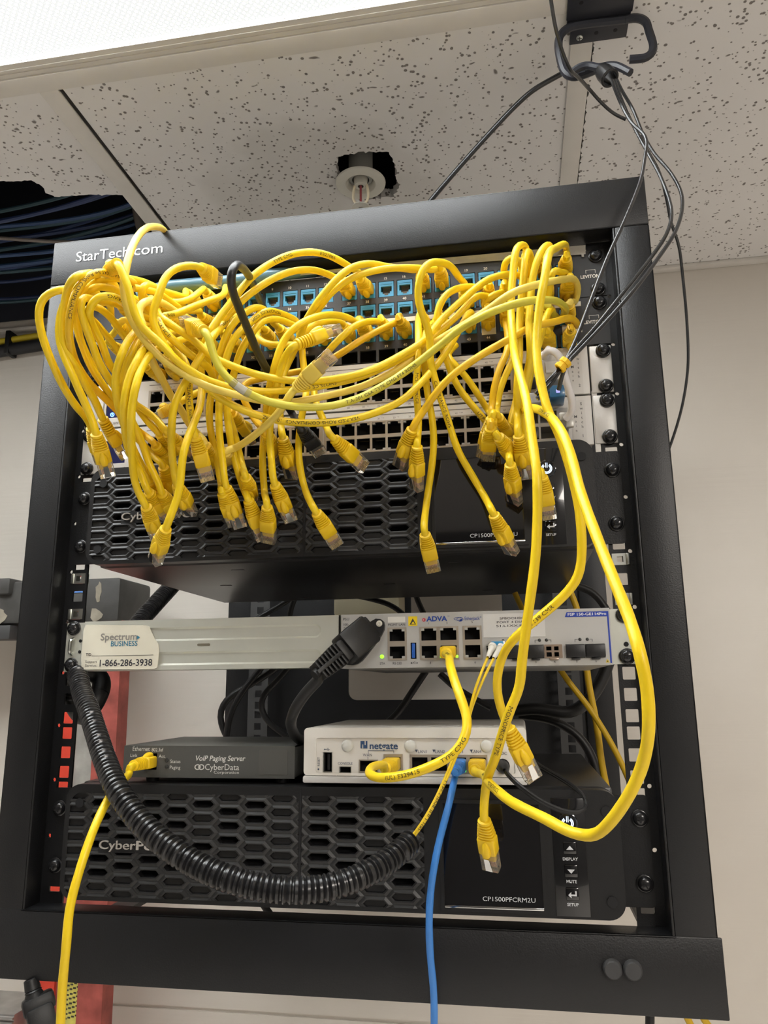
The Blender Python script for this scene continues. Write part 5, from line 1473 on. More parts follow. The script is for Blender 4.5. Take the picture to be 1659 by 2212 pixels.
cable('yellow patch cable from port 40 below, running behind the clear raised plug', 'P21.16', '864,683,14 864,693,14.4 839,704,14.7 788,730,15 745,758,15.1 719,774,15 685,795,14.8 648,802,14.7 610,809 565,818 527,828,14.8 522,850,14.9 532,875,15 548,903,15 575,936,14.7', ('F', 603, 990, 150), 'o')
cable('short yellow cable with a side turned plug under the pale looping cable', 'H', '470,826,14.2 485,850,14.6 494,872 503,893', ('F', 544, 951, -80), 'o')
cable('pale yellow patch cable with its clear plug raised upward in front of the ports', ('F', 717, 767, 180, 'n'), '640,838,17 628,850,17 612,878,16.8 590,905,16.6 560,932,16.3 530,955,16 505,969,15.6 487,977,15.2', ('F', 499, 1004, 180), 'p', (), boot='p')
cable('black patch cable looping over the top panel, its plug hanging over switch port 24', 'H', '588,712,14.5 572,672,15.2 556,635,16 540,600,17 522,577,18.3 509,574,19.2 499,590,19.6 501,625,19.3 515,662,18.8 535,710,18.2 557,762,17.6 580,805,17.2 605,850,16.6 632,895,16 652,928', ('F', 691, 978, 190), 'k', (), dia=0.0062, group='black patch cables')
# ---- garlands swinging from one side to the other
cable('thick lemon green patch cable with a wrapped label, swinging across the front', ('F', 397, 699, 150, 'f'), '441,715,17.5 452,735,17.6 462,768,17.6 472,795 490,815,17.6 520,840,17.5 560,861,17.3 600,873 660,880,17 720,876,16.8 780,858,16.6 830,832 880,800,16.3 950,746,16.6 1000,706,17 1060,675,17.5 1110,657 1150,649,17.3 1195,649,16.6 1217,660,15.8 1221,675,15 1208,692,14.5', 'P21.23', 'g', [(0.30, 'TIA-201 CSA TYPE CMG FT4 ROHS', 0)], wrap=(0.10, 0.135))
cable('yellow patch cable topmost of those swinging across the front', 'H', '345,640,15.5 338,668,16.2 353,690,16.8 390,715,16.8 419,735,16.7 462,773,16.6 499,790 541,805,16.5 599,819,16.4 679,823,16.3 745,815 800,800,16.2 860,771,16 920,732,15.8 950,694 1005,642,15.5 1041,612,15.3 1068,598 1101,592,15 1125,597,14.5', 'H')
cable('yellow patch cable with boxy free plug over the rack maker name, swinging lowest', ('F', 236, 592, 120, 'f'), '253,570,17.5 262,585,17.6 277,618,17.7 286,661 294,690,17.6 312,712,17.5 347,742 376,774,17.3 405,798 434,819,17 460,850,16.6 500,874,16.5 535,890 590,906,16.3 641,913 731,911,16.2 807,893 867,866,16.1 899,838,16 950,780,15.7 975,742 1005,690,15.2 1018,676,14.8', 'P21.19', 'y', [(0.60, 'VERIFIED ROHS COMPLIANCE  100MHZ', 1)])
cable('yellow patch cable with a free plug beside the glossy tube, swinging second from top', ('F', 472, 608, 150, 'f'), '435,579,16.5 415,573,16.6 390,575,16.8 370,585,17 352,607,17.2 343,640,17.3 332,665 328,690 338,718,17.2 353,742 370,768,17 396,791 430,812,16.9 460,826 498,837,16.6 570,846,16.4 628,842 690,834,16.2 745,823 800,806,16 860,778,15.8 900,757 950,715,15.5 988,682 1029,640,15.2 1050,640,14.9 1075,646,14.5', 'H', 'y', [(0.56, 'SHOES CE C5E 201', 1)])
cable('pale yellow patch cable coming over the rack top bar through the maker name', 'H', '362,520,11.9 358,503,12.6 340,490,14.2 318,492,15.2 300,508,16 283,540,16.8 272,580,17.2 266,618,17.3 270,648 280,680 293,708,17.3 308,730 322,747,17.3 341,768 370,790,17.2 405,813 448,835,17 499,850,16.8 570,866,16.6 620,870,16.3 701,856,16 773,838 826,815,15.8 860,796 920,752,15.6 995,706 1041,678,16.6 1110,631,17.2 1150,618,17 1164,614,16.8 1215,604,15.8 1243,606,15 1249,625,14.8 1243,650,14.4', 'P21.24', 'p', [(0.015, '24AWG 4PR E188630 UTP', 1)])  # paler tone puts the stronger light near the lamp into the jacket colour
cable('yellow patch cable from port 13, arch just below the highest one', 'P11.13', '738,596,14 724,600,14.4 707,592,14.7 677,583,15 641,584,15.2 596,599,15.5 559,621,15.7 523,649,15.9 495,680,15.9 470,706,15.9 452,730,15.8 447,770,15.4 452,800,15.2', 'H')
cable('yellow patch cable from port 18 lying level over ports 15 and 16', 'P11.18', '947,575,14.2 933,583,14.8 912,580,15.1 882,578,15.3 822,582,15.5 761,600,15.6 715,632,15.6 690,665,15.4 675,690,15', 'H')
# ---- cables on the LEVITON side
cable('amber patch cable slanting from the last lower port to a plug over switch port 34', 'P22.24', '1235,705,14 1246,704,14.8 1238,690,15.3 1225,687,15.6 1200,695,15.8 1149,706,16 1122,720,16.2 1079,744,16.4 1028,774,16.6 970,817,16.6 934,860,16.4 912,892,16.2 890,927', ('F', 863, 1008, 25), 'o', [(0.13, 'TYPE CM 24AWG', 1)])
cable('yellow patch cable crossed by the amber one, plug bump turned sideways', 'P21.17', '907,679,14 904,692,14.8 904,741,15.6 902,802,15.8 898,827 901,863 904,905,15.8 903,940 901,964', ('F', 900, 1056, 55), 'y', [(0.66, 'MONOPRICE', 0)])
cable('yellow patch cable hanging straight to the plug below the upper display edge', 'P21.18', '950,675,14 935,700,14.8 920,720,15.3 914,750,15.5 917,790,15.6 921,827 927,870 933,900,15.6 937,960 932,1012 922,1082 918,1154', ('F', 936, 1232, 180), 'y', [(0.26, 'MONOPRICE COMPLIANCE', 0)])
cable('yellow patch cable with a tall loop before port 18, plug over the upper model number', 'P12.19', '1005,622,14 1003,612,14.8 992,600,15.2 972,574,15.8 946,566,16.2 924,570,16.5 910,586 904,612,16.5 902,641 908,668,16.3 920,697 928,725,16 929,755,15.9 930,782 938,813 947,848,15.8 959,880 970,915 990,975 1011,1012 1041,1063,15.8 1067,1112', ('F', 1107, 1194, 50), 'y', [(0.62, 'COMPLIANCE ROHS', 0)])
cable('yellow patch cable printed EIA-568B 2 UTP slanting over switch ports 41 and 42', 'P12.20', '1049,615,14 1030,622,14.8 1015,619,15.1 986,624,15.4 962,638,15.6 947,664 943,690,15.6 950,735,15.4 964,775,15.3 985,828 1006,859,15.3 1035,893 1064,928 1077,944', ('F', 1122, 1003, 150), 'y', [(0.74, 'UTP 2 EIA-568B', 0)])
cable('yellow patch cable running parallel above the EIA-568B one', 'H', '985,745,14.5 965,768,14.7 977,782,14.8 1006,813 1035,856,14.9 1055,888,14.8 1062,905', ('F', 1044, 988, 200))
cable('amber patch cable with its plug hanging flat, eight contacts out, over switch port 46', 'P21.21', '1095,662,14 1092,690,14.8 1098,740,15.2 1092,770,15.4 1085,782 1072,818,15.5 1065,852 1062,885 1059,924', ('F', 1054, 991, 180), 'o')
cable('yellow patch cable with a side turned plug behind the flat hanging one', 'P21.22', '1140,658,14 1125,700,14.6 1112,760,14.8 1102,790,14.9 1090,815 1078,850,14.9 1074,880 1077,902', ('F', 1106, 951, -90), 'y', [(0.5, 'RoHS', 1)])
cable('yellow patch cable printed 350MHZ, plug bump sideways beside the power button', 'H', '1122,790,14.4 1118,845,14.9 1110,885,15.2 1102,915 1098,960,15.4 1102,1003', ('F', 1113, 1084, 45), 'y', [(0.55, '350MHZ', 1)])
cable('long yellow patch cable falling straight down the front to a plug over the lower display', 'P11.22', '1134,557,14 1136,536,15 1127,529,15.6 1113,545,16.2 1109,582,16.2 1105,626 1104,670,16.3 1106,712,16.8 1113,771,18 1125,816 1140,880,19.8 1152,966,20.5 1160,1026,21 1161,1100 1157,1200,21.3 1141,1325,21.5 1127,1433 1122,1487 1105,1525,21.3 1087,1578 1069,1640,20.6 1054,1676 1047,1723,19.3 1046,1771', ('F', 1062, 1876, 25), 'y', [(0.83, 'MONOPRICE TYPE', 0)])
cable('yellow patch cable close behind the long straight one, plug over the power button', 'P12.22', '1140,608,14 1147,565,15 1141,543,15.6 1134,561,16 1131,600,16 1126,645 1122,700,16 1122,760,16.2 1117,838,16.2 1118,896,16 1120,941', ('F', 1138, 1032, 10))
cable('yellow patch cable whose plug hides the upper display button label', 'P11.23', '1179,552,14 1188,535,15.2 1182,530,15.8 1167,546,16.2 1156,576 1150,605,16.2 1147,635,16.2 1144,670 1142,700,16.3 1146,750,16.4 1144,785,16.2 1135,820,16 1128,860 1130,915,15.8 1142,975 1160,1012 1171,1030', ('F', 1187, 1118, 180))
cable('long yellow patch cable swinging out and back under itself to a plug by the router', 'P11.24', '1224,548,14 1221,529,15 1199,537,17 1188,544,18 1181,568,18.8 1175,611,19 1167,647 1163,684 1159,725,19 1161,786 1173,847,19.5 1185,892 1207,936,20 1231,1011,20.3 1249,1086 1256,1150,20.5 1257,1198 1250,1245,20.5 1217,1288,20.3 1163,1335 1108,1382,19.8 1082,1426,19.3 1073,1477 1080,1524,19 1099,1573,19', ('F', 1153, 1682, -15), 'y', [(0.86, 'E467139 CMR', 1)])
lan4 = lan[3]
cable('thick looking yellow cable bulging furthest out on its way to router port LAN4', 'H', '1125,905,14.5 1132,888,15.8 1146,881,17.5 1170,888,19 1200,912,20.5 1222,951,21.5 1237,996,22 1252,1056,22.8 1276,1125,23.8 1297,1180,24.6 1333,1270,26 1362,1343,27 1383,1415,28 1398,1487 1402,1560,28.3 1400,1600,28 1383,1668,27.5 1347,1737,27 1313,1782,26.5 1294,1800,26 1275,1806,25.5 1235,1799,25 1181,1770,24 1108,1734,22.5 1060,1695,20.5 1040,1672,18', ('X', (lan4[0] + lan4[1]) / 2, RY, (lan4[2] + lan4[3]) / 2, -1), 'y', [(0.22, 'COMPLIANCE', 0), (0.86, 'MONOPRICE', 1), (0.93, 'INTERAN', 1)])
cable('yellow cable plugged under port 21, hooking up behind the long straight one', ('X', colx(21), -0.002, ROWZ[1, 2] + 0.0001, -1), '1093,612,14.2 1090,595,14.7 1088,575,15 1096,560,15.2 1108,556,15.2 1122,562 1132,585,15 1135,640,14.7', 'H')
cable('yellow boot in the port with a white backing below ports 19 and 20', 'P21.20', '1051,668,14.1 1047,655,14.8 1060,640,15 1085,632,14.8', 'H')
cable('short yellow cable hooking over the plugged boot below port 24', 'P12.24', '1227,598,14.2 1222,590,14.8 1208,588,15.2 1200,583 1193,590,15.4 1188,605,15.2 1186,640,15 1180,690,14.7', 'H')
cable('yellow cable plugged below port 23, hidden behind the long swinging one', 'P12.23', '1182,602,14 1177,602,14.8 1173,640,15 1168,690,14.8 1160,740,14.5', 'H')
cable('yellow patch cable falling from the second last lower port behind the long ones', 'P22.23', '1189,710,14 1196,682,14.6 1190,668,15 1178,690,15.4 1168,730,15.4 1150,790,15.2 1140,840,15 1132,890,14.7', 'H')
cable('yellow boot in lower port 27 over the upper switch, cable up into the bundle', 'P22.3', '312,782,14 322,765,14.4 335,740,14.6', 'H')
cable('yellow boot in lower port 28 over the upper switch, cable up into the bundle', 'P22.4', '351,780,14 362,765,14.4 372,740,14.6', 'H')

# ---- service box and router
a_, b_, c_, d_ = 0.0900, 0.1028, rows['b'][0], rows['b'][1]
wc = ((wani[0] + wani[1]) / 2, (wani[2] + wani[3]) / 2)
cable('yellow cable from service box port 4 curling round to the router WAN port', ('X', (a_ + b_) / 2, -0.008, (c_ + d_) / 2, -1), '970,1418,17.5 973,1440,19 985,1480,20 1003,1530,20.5 1011,1565,20.8 1003,1600,21 975,1632,21 930,1656,21 880,1674,20.8 840,1680,20.5 812,1679,20 797,1669,19.3 806,1656,18.5 830,1652,17.8', ('X', wc[0], RY, wc[1], -1), 'y', [(0.12, 'EIA-568-B-2.1', 0), (0.54, 'TYPE CMG', 1), (0.66, '(UL) E329415', 1)])
jc = ((jx0 + jx1) / 2, (jz0 + jz1) / 2)
cable('yellow cable from the grey paging server falling past the bottom bar', ('X', jc[0], PY, jc[1], 1), '280,1668,16 262,1688,17 240,1715,17.6 205,1785,18.4 172,1880,19 151,1960,19.3 143,2045,19.5 135,2130,19.5 131,2212,19.5 128,2300,19.5', 'H', 'y')
l3 = lan[2]
cable('blue cable hanging from router port LAN3 past the bottom bar', ('X', (l3[0] + l3[1]) / 2, RY, (l3[2] + l3[3]) / 2, 1), '984,1672,14.4 978,1700,15 968,1745,15.4 953,1800 938,1870,15.8 929,1940 927,2000,15.9 930,2070 936,2130,15.7 938,2180 936,2300,15.6', 'H', 'b', (), dia=0.0050, group='blue cables')
# ------------------------------------------------------------------ cable hook on the ceiling grid
HOOK = mat('hook_black', (0.022, 0.023, 0.030), 0.38, bump=0.1, bscale=600)
hk = thing('cable_hook', 'black open ring cable hook screwed to the ceiling grid', 'hook', (0.265, 0.09, CH))
hz = CH - 0.0045
m = MB()
m.bevbox(0.238, 0.299, 0.088, 0.112, hz, hz + 0.0022, 0.0008)
m.bevbox(0.233, 0.301, 0.046, 0.079, hz, hz + 0.0022, 0.0008)
m.bevbox(0.234, 0.300, 0.077, 0.090, hz + 0.0012, hz + 0.0040, 0.0008)
m.build('bracket', HOOK, hk)
m = MB()
for x, y_ in ((0.266, 0.100), (0.286, 0.100), (0.247, 0.058), (0.290, 0.060)):
    m.polyplate([circ(x, y_, 0.0022, 14)], hz - 0.0003, hz, lambda a, b, c: (a, c, b))
m.build('bracket_hole', DARK, hk)
m = MB(); m.lathe((0.2485, 0.103, hz), (0, 0, -1), [(0, 0.0036), (0.0008, 0.0034), (0.0015, 0.0022), (0.0016, 0.0001)], 18)
sc = m.build('screw', ZINC, hk)
m = MB(); m.box(0.2462, 0.2508, 0.1026, 0.1034, hz - 0.0018, hz - 0.0012); m.box(0.2481, 0.2489, 0.1007, 0.1053, hz - 0.0018, hz - 0.0012); m.build('cross_recess', DARK, sc)
hy = 0.084
ring = [(0.294, hy, hz - 0.0035), (0.236, hy, hz - 0.0035), (0.226, hy, hz - 0.012), (0.2235, hy, hz - 0.024), (0.2265, hy, 0.2665), (0.2290, hy, 0.2590), (0.2360, hy, 0.2545), (0.2480, hy - 0.001, 0.2550), (0.262, hy - 0.003, 0.2580)]
def hexrod(pts, r): 
    q = MB(); q.tube(smooth_path(spline(pts, 0.003), 2), r, 8); return q
m = hexrod(ring, 0.0044)
m.mb(hexrod([(0.294, hy, hz - 0.0035), (0.306, hy, hz - 0.0035), (0.3145, hy, hz - 0.010), (0.3165, hy, hz - 0.022), (0.3195, hy, 0.2800), (0.3185, hy, 0.2720), (0.3120, hy, 0.2660), (0.2945, hy, 0.2665)], 0.0044), Matrix())
m.build('ring', HOOK, hk)
m = hexrod([on_y(1232, 160, 0.074), on_y(1250, 146, 0.072), on_y(1272, 141, 0.071), on_y(1292, 147, 0.069), on_y(1312, 142, 0.067), on_y(1330, 142, 0.064), on_y(1362, 157, 0.058)], 0.0040)
m.build('ring_tail', HOOK, hk)
# black ferrule on the tail from which the thin cables come out
fa, fb = on_y(1300, 152, 0.062), on_y(1329, 180, 0.050)
fe = MB(); fe.lathe(fa, fb - fa, [(0, 0.0065), (0.001, 0.0078), (0.006, 0.0080), (0.0065, 0.0088), (0.0195, 0.0092), (0.0200, 0.0086), (0.0200, 0.0070), (0.008, 0.0066)], 26)
tag(fe.build('cable_ferrule', mat('gloss_black_ferrule', (0.012, 0.012, 0.013), 0.25)), 'black cylindrical ferrule on the ceiling hook where the thin cables emerge', 'ferrule')

FIB = mat('grey_black_fibre_jacket', (0.014, 0.0145, 0.016), 0.26, coat=0.3)
FD = 0.0031
def fiber(label, track, dia=FD, m_=None, name='fibre_cable', group='black fibre cables', mt=None):
    P3 = build_path(parse(track), None, None, dia)
    path = smooth_path(spline(P3), 3)
    q = MB(); q.tube(path, dia / 2, 9)
    o = q.build(name, mt or FIB)
    return tag(o, label, 'cable', group)
# strands: widths follow their distance, about 8 px near the hook
fiber('black fibre strand from the hook crossing the top bar straight to the yellow cable clip', '1321,172,7.4 1327,190 1345,232,7.4 1368,270 1390,288,7.6 1397,305 1393,340,7.8 1385,385 1352,470,8.4 1310,562 1270,665,9.3 1240,742 1216,788,9.8 1192,815,9.9 1165,843,9.8 1157,852')
fiber('black fibre strand bowing past the post, inner one of the two that bow', '1327,172,7.3 1333,190 1352,238,7.3 1378,290 1398,328,7.6 1425,378 1445,430,8 1451,465 1440,505,8.4 1400,565 1340,640,9.2 1285,708 1240,758 1218,786,9.8 1200,815 1178,845,9.8 1160,862')
fiber('black fibre strand bowing furthest out past the post on its way to the switch', '1332,172,7.2 1341,192 1365,232,7.2 1388,288 1412,330,7.5 1448,372 1470,412,7.9 1474,448 1459,500,8.4 1420,560 1365,632,9.2 1300,705 1248,760 1222,788,9.8 1214,812 1207,842,9.6')
fiber('black cable from the hook falling behind the rack post along the wall', '1325,172,7 1340,205 1372,265,7 1396,320 1424,372,6.8 1440,430 1449,478,6.6 1466,530 1475,600,6.4 1484,700 1486,790,6.2 1476,865 1462,920 1440,985,6', 0.0042, group=None)
fiber('thin black cable coming in from above and crossing the hook ring', '1186,-30,8.5 1190,0 1200,60,8.3 1214,110 1230,148,8 1250,168 1275,195,7.4 1302,225 1330,248,7.2 1352,258', 0.0034, group=None)
fiber('thick black cable swooping from the hook down behind the rack top bar', '1212,160,11.3 1190,172 1150,196,11.3 1110,232 1060,285,11.2 1000,352 960,398 925,440,11 880,500', 0.0060, group=None)
# yellow clips and white boots on the fibre ends
YC = mat('clip_yellow', (0.80, 0.48, 0.01), 0.45)
c0 = at_depth(1216, 788, FPX * FD / 9.9)
m = MB(); ax = (at_depth(1232, 772, FPX * FD / 9.9) - at_depth(1200, 805, FPX * FD / 9.9)).normalized()
m.lathe(c0 - ax * 0.004, ax, [(0, 0.0030), (0.0004, 0.0042), (0.0030, 0.0042), (0.0034, 0.0034), (0.0046, 0.0034), (0.0050, 0.0042), (0.0080, 0.0042), (0.0084, 0.0030)], 8)
tag(m.build('fibre_clip', YC), 'yellow clip joining the black fibre strands in front of the white cable', 'clip')
WB = mat('white_boot', (0.66, 0.64, 0.58), 0.45)
def fiber_boot(label, px0, py0, px1, py1, d, bl):
    a = at_depth(px0, py0, d); b = at_depth(px1, py1, d + 0.004)
    t = thing('fibre_connector', label, 'connector', b, 'white fibre connectors')
    L = (b - a).length
    q = MB(); pr = []
    for i in range(8):
        z = L * i / 8
        pr += [(z, 0.0026 + 0.0011 * i / 8), (z + L / 10, 0.0027 + 0.0011 * i / 8), (z + L / 9.5, 0.0024 + 0.0010 * i / 8)]
    pr += [(L, 0.0036)]
    q.lathe(a, b - a, pr, 16); q.build('boot', WB, t)
    return t, a, b
t, a, b = fiber_boot('white fibre boot plugged into a blue lit connector on the lower switch', 1208, 842, 1199, 872, 0.66, True)
q = MB(); q.bevbox(b.x - 0.0060, b.x + 0.0060, -0.024, 0.0, b.z - 0.0085, b.z + 0.0020, 0.0010); q.bevbox(b.x - 0.0075, b.x - 0.005, -0.020, -0.004, b.z - 0.002, b.z + 0.003, 0.0006)
q.build('connector_body', mat('translucent_blue', (0.03, 0.12, 0.25), 0.25, coat=0.3), t)
q = MB(); q.bevbox(b.x - 0.0010, b.x + 0.0020, -0.0246, -0.0236, b.z - 0.0052, b.z - 0.0022, 0.0004); q.build('indicator', mat('violet_glow', (0.4, 0.4, 1.0), 0.4, emit=(0.45, 0.45, 1.0), estr=0.5), t)
t, a, b = fiber_boot('white fibre boot with a yellow clip half hidden by the long straight yellow cable', 1158, 848, 1153, 875, 0.655, False)
q = MB(); q.lathe(a + (a - b).normalized() * 0.002, b - a, [(0, 0.003), (0.0005, 0.0042), (0.0045, 0.0042), (0.005, 0.003)], 8); q.build('clip', YC, t)
q = MB(); q.bevbox(b.x - 0.005, b.x + 0.005, -0.020, 0.0, b.z - 0.008, b.z + 0.001, 0.0008); q.build('connector_body', mat('clear_grey_body', (0.34, 0.34, 0.34), 0.3), t)

# white module lead joining the two switches
dac = thing('module_lead', 'white cable with grey metal plugs joining the two silver switches', 'cable', (0.19, -0.02, -0.12))
P3 = [Vector((0.1875, -0.022, -0.0985)), on_y(1176, 772, -0.034), on_y(1181, 760, -0.042), on_y(1192, 757, -0.047), on_y(1205, 765, -0.050), on_y(1213, 782, -0.050), on_y(1217, 802, -0.050), on_y(1227, 835, -0.046), on_y(1236, 870, -0.040), on_y(1233, 893, -0.034), on_y(1222, 905, -0.030)]
m = MB(); m.tube(smooth_path(spline(P3, 0.002), 2), 0.0030, 12); m.build('jacket', mat('white_jacket', (0.62, 0.60, 0.60), 0.45), dac)
x0_, z0_ = F(1171, 832, -0.012); x1_, z1_ = F(1207, 766, -0.012)
GS = mat('satin_grey_shell', (0.50, 0.49, 0.46), 0.35, metal=0.4)
m = MB(); m.bevbox(x0_, x1_, -0.022, -0.002, z0_, z1_, 0.0012); pl_ = m.build('plug_shell', GS, dac)
m = MB(); m.bevbox(x0_ + 0.003, x1_ - 0.001, -0.0235, -0.0215, z0_ + 0.006, z0_ + 0.016, 0.0008); m.build('pull_tab', mat('frosted_tab', (0.55, 0.54, 0.52), 0.4), pl_)
x0_, z1_ = F(1206, 900, -0.022); x1_, z0_ = F(1238, 918, -0.022)
m = MB(); m.bevbox(x0_, x1_, -0.030, -0.006, z0_ + 0.002, z1_ + 0.001, 0.0014); m.bevbox(x1_ - 0.006, x1_, -0.030, -0.026, z0_ - 0.004, z0_ + 0.003, 0.0008); m.build('plug_shell', GS, dac)

# ------------------------------------------------------------------ power cord on the service box
pc = thing('mains_cable', 'black power cord with a big moulded plug on the service box, curling behind the router', 'cable', on_y(760, 1390, -0.03))
A = at_depth(806, 1352, 0.600); B = at_depth(716, 1428, 0.570)
ax = (B - A).normalized(); nrm = (CAM_LOC - A); nrm = (nrm - ax * nrm.dot(ax)).normalized(); sd = ax.cross(nrm)
def obox(m, c0, l0, l1, w0, w1, h0, h1, r=0.0012):
    """box in the plug's own frame: along ax, across sd, up nrm"""
    q = MB(); q.bevbox(w0, w1, h0, h1, l0, l1, r)
    M = Matrix((sd, nrm, ax)).transposed().to_4x4(); M.translation = c0
    return m.mb(q, M)
m = MB(); obox(m, A, 0.006, 0.033, -0.0120, 0.0120, -0.010, 0.008, 0.002)
obox(m, A, 0.002, 0.010, -0.0100, 0.0100, -0.012, 0.005, 0.002)
obox(m, A, 0.033, 0.040, -0.0085, 0.0085, -0.008, 0.007, 0.002)
m.build('plug', RUBBER, pc)
m = MB()
for i in range(7):
    l = 0.040 + i * 0.0034; w_ = 0.0092 - i * 0.00035
    obox(m, A, l, l + 0.0019, -w_, -0.0012, -0.0065, 0.0055, 0.0005); obox(m, A, l, l + 0.0019, 0.0012, w_, -0.0065, 0.0055, 0.0005)
obox(m, A, 0.039, 0.065, -0.0016, 0.0016, -0.006, 0.0058, 0.0006)
m.tube([A + ax * 0.036 + nrm * -.0005, A + ax * 0.066 + nrm * -.0005], 0.0040, 12)
m.build('strain_relief', RUBBER, pc)
E_ = A + ax * 0.064 + nrm * -.0005
P3 = [A + ax * 0.058 + nrm * -.0005, E_] + [at_depth(x, y, t_) for x, y, t_ in ((693, 1462, .565), (668, 1488, .57), (642, 1523, .575), (629, 1555, .585), (634, 1583, .61), (655, 1602, .65), (690, 1612, .70), (730, 1612, .76))]
m = MB(); m.tube(smooth_path(spline(P3), 3), 0.0042, 12); m.build('jacket', RUBBER, pc)
ib = thing('power_inlet', 'black oval power inlet plate fixed with a pale rivet behind the big plug', 'inlet', (0.025, -0.008, -0.335))
pts = [F(800, 1338, -0.010), F(826, 1336, -0.010), F(833, 1350, -0.010), F(828, 1370, -0.010), F(790, 1420, -0.010), F(775, 1436, -0.010), F(750, 1438, -0.010), F(742, 1428, -0.010), F(755, 1400, -0.010)]
sm = []
for i in range(len(pts)):
    a_, b_ = pts[i], pts[(i + 1) % len(pts)]; p_ = pts[i - 1]
    sm += [((p_[0] + 6 * a_[0] + b_[0]) / 8, (p_[1] + 6 * a_[1] + b_[1]) / 8), ((a_[0] + b_[0]) / 2, (a_[1] + b_[1]) / 2)]
m = MB(); m.polyplate([sm], -0.013, -0.008); m.build('plate', RUBBER, ib)
x, z = F(819, 1347, -0.0135); m = MB(); m.lathe((x, -0.013, z), (0, -1, 0), [(0, 0.0026), (0.0007, 0.0024), (0.0010, 0.0012), (0.0006, 0.0009), (0.0005, 0.0001)], 18); m.build('rivet', mat('pale_rivet', (0.60, 0.58, 0.52), 0.35, metal=0.3), ib)

# duplex fibre, blue head in module slot 1
dx = thing('fibre_jumper', 'thin yellow twin fibre from the blue connector on the service box into the corrugated tube', 'fibre cable', (0.135, -0.01, -0.345))
x0_, z1_ = F(1061, 1386, -0.020); x1_, z0_ = F(1088, 1398, -0.020)
m = MB(); m.bevbox(x0_, x1_, -0.024, -0.009, z0_, z1_, 0.0008); m.build('connector', mat('fibre_blue', (0.03, 0.23, 0.45), 0.4), dx)
m = MB(); m.bevbox(x0_ - 0.001, x1_ + 0.001, -0.016, -0.008, z0_ - 0.006, z1_ + 0.001, 0.0008); m.build('module', mat('nickel_cage', None), dx)
YFIB = mat('fibre_yellow', (0.76, 0.53, 0.02), 0.4)
ends = []
for k, (pa_, pb2) in enumerate((((1063, 1398), (1056, 1414)), ((1081, 1400), (1070, 1416)))):
    a = at_depth(*pa_, 0.585); b = at_depth(*pb2, 0.575)
    m = MB(); L = (b - a).length; m.lathe(a, b - a, [(-0.002, 0.0032), (0.001, 0.0032), (0.0015, 0.0026), (L * .5, 0.0021), (L + 0.003, 0.0015), (L + 0.004, 0.001)], 14); m.build('boot', WB, dx)
    ends.append((a, b))
st1 = [ends[0][0], ends[0][1]] + [at_depth(x, y, t_) for x, y, t_ in ((1040, 1452, .565), (1024, 1496, .56), (1017, 1525, .558), (1005, 1570, .556), (985, 1622, .55), (970, 1660, .545), (952, 1702, .54), (925, 1755, .53), (903, 1790, .525), (886, 1812, .525))]
st2 = [ends[1][0], ends[1][1]] + [at_depth(x, y, t_) for x, y, t_ in ((1051, 1452, .566), (1030, 1500, .561), (1019, 1528, .559), (1009, 1570, .557), (990, 1622, .551), (974, 1662, .545), (955, 1704, .54), (928, 1757, .53), (906, 1792, .525), (889, 1813, .525))]
for s in (st1, st2):
    pth = smooth_path(spline(s), 3)
    m = MB(); m.tube(pth, 0.00105, 8); jk = m.build('jacket', YFIB, dx)
surface_print(pth, jk, [(0.70, 'TYPE OFNR (UL) 100', 0)], 0.0014)

# black corrugated tube
def corrugated(label, P3, R, name='corrugated_tube'):
    path = smooth_path(spline(P3, 0.0008), 6)
    rad = []
    s = 0
    for i in range(len(path)):
        if i: s += (path[i] - path[i - 1]).length
        f = (s / 0.0037) % 1
        rad.append(R if f < 0.55 else R - 0.0017 if 0.62 < f < 0.92 else R - 0.0009)
    m = MB(); m.tube(path, R, 18, False, rad)
    o = m.build(name, mat('gloss_black_loom', (0.012, 0.012, 0.013), 0.28, coat=0.2))
    return tag(o, label, 'tube', 'black corrugated tubes'), path
loomt = ((168, 1458, .665), (176, 1492, .640), (192, 1535, .610), (208, 1585, .585), (226, 1640, .560), (252, 1702, .535), (292, 1762, .518), (345, 1815, .505), (410, 1860, .495), (480, 1893, .487), (560, 1916, .483), (640, 1923, .483), (715, 1915, .488), (785, 1890, .497), (840, 1858, .510), (888, 1818, .525))
lo, lpath = corrugated('black corrugated tube sagging across the lower battery unit', [on_y(150, 1500, 0.03), on_y(158, 1470, 0.02)] + [at_depth(*q) for q in loomt], 0.0083)
corrugated('black corrugated tube rising behind the upper battery unit beside the ladder top', [on_y(270, 1400, 0.14), on_y(300, 1345, 0.20), on_y(340, 1300, 0.25), on_y(385, 1250, 0.30), on_y(420, 1200, 0.34)], 0.0105)
m = MB(); c = on_y(183, 1498, 0.045)
pts = [c + Vector((0.015 * math.cos(a * .3), 0.006 * math.sin(a * .6), 0.020 * math.sin(a * .3))) for a in range(0, 22)]
m.tube(smooth_path(spline(pts, 0.002), 2), 0.0085, 14); tag(m.build('rubber_coil', RUBBER), 'black coiled hose end tucked behind the mounting rail over the corrugated tube', 'hose')

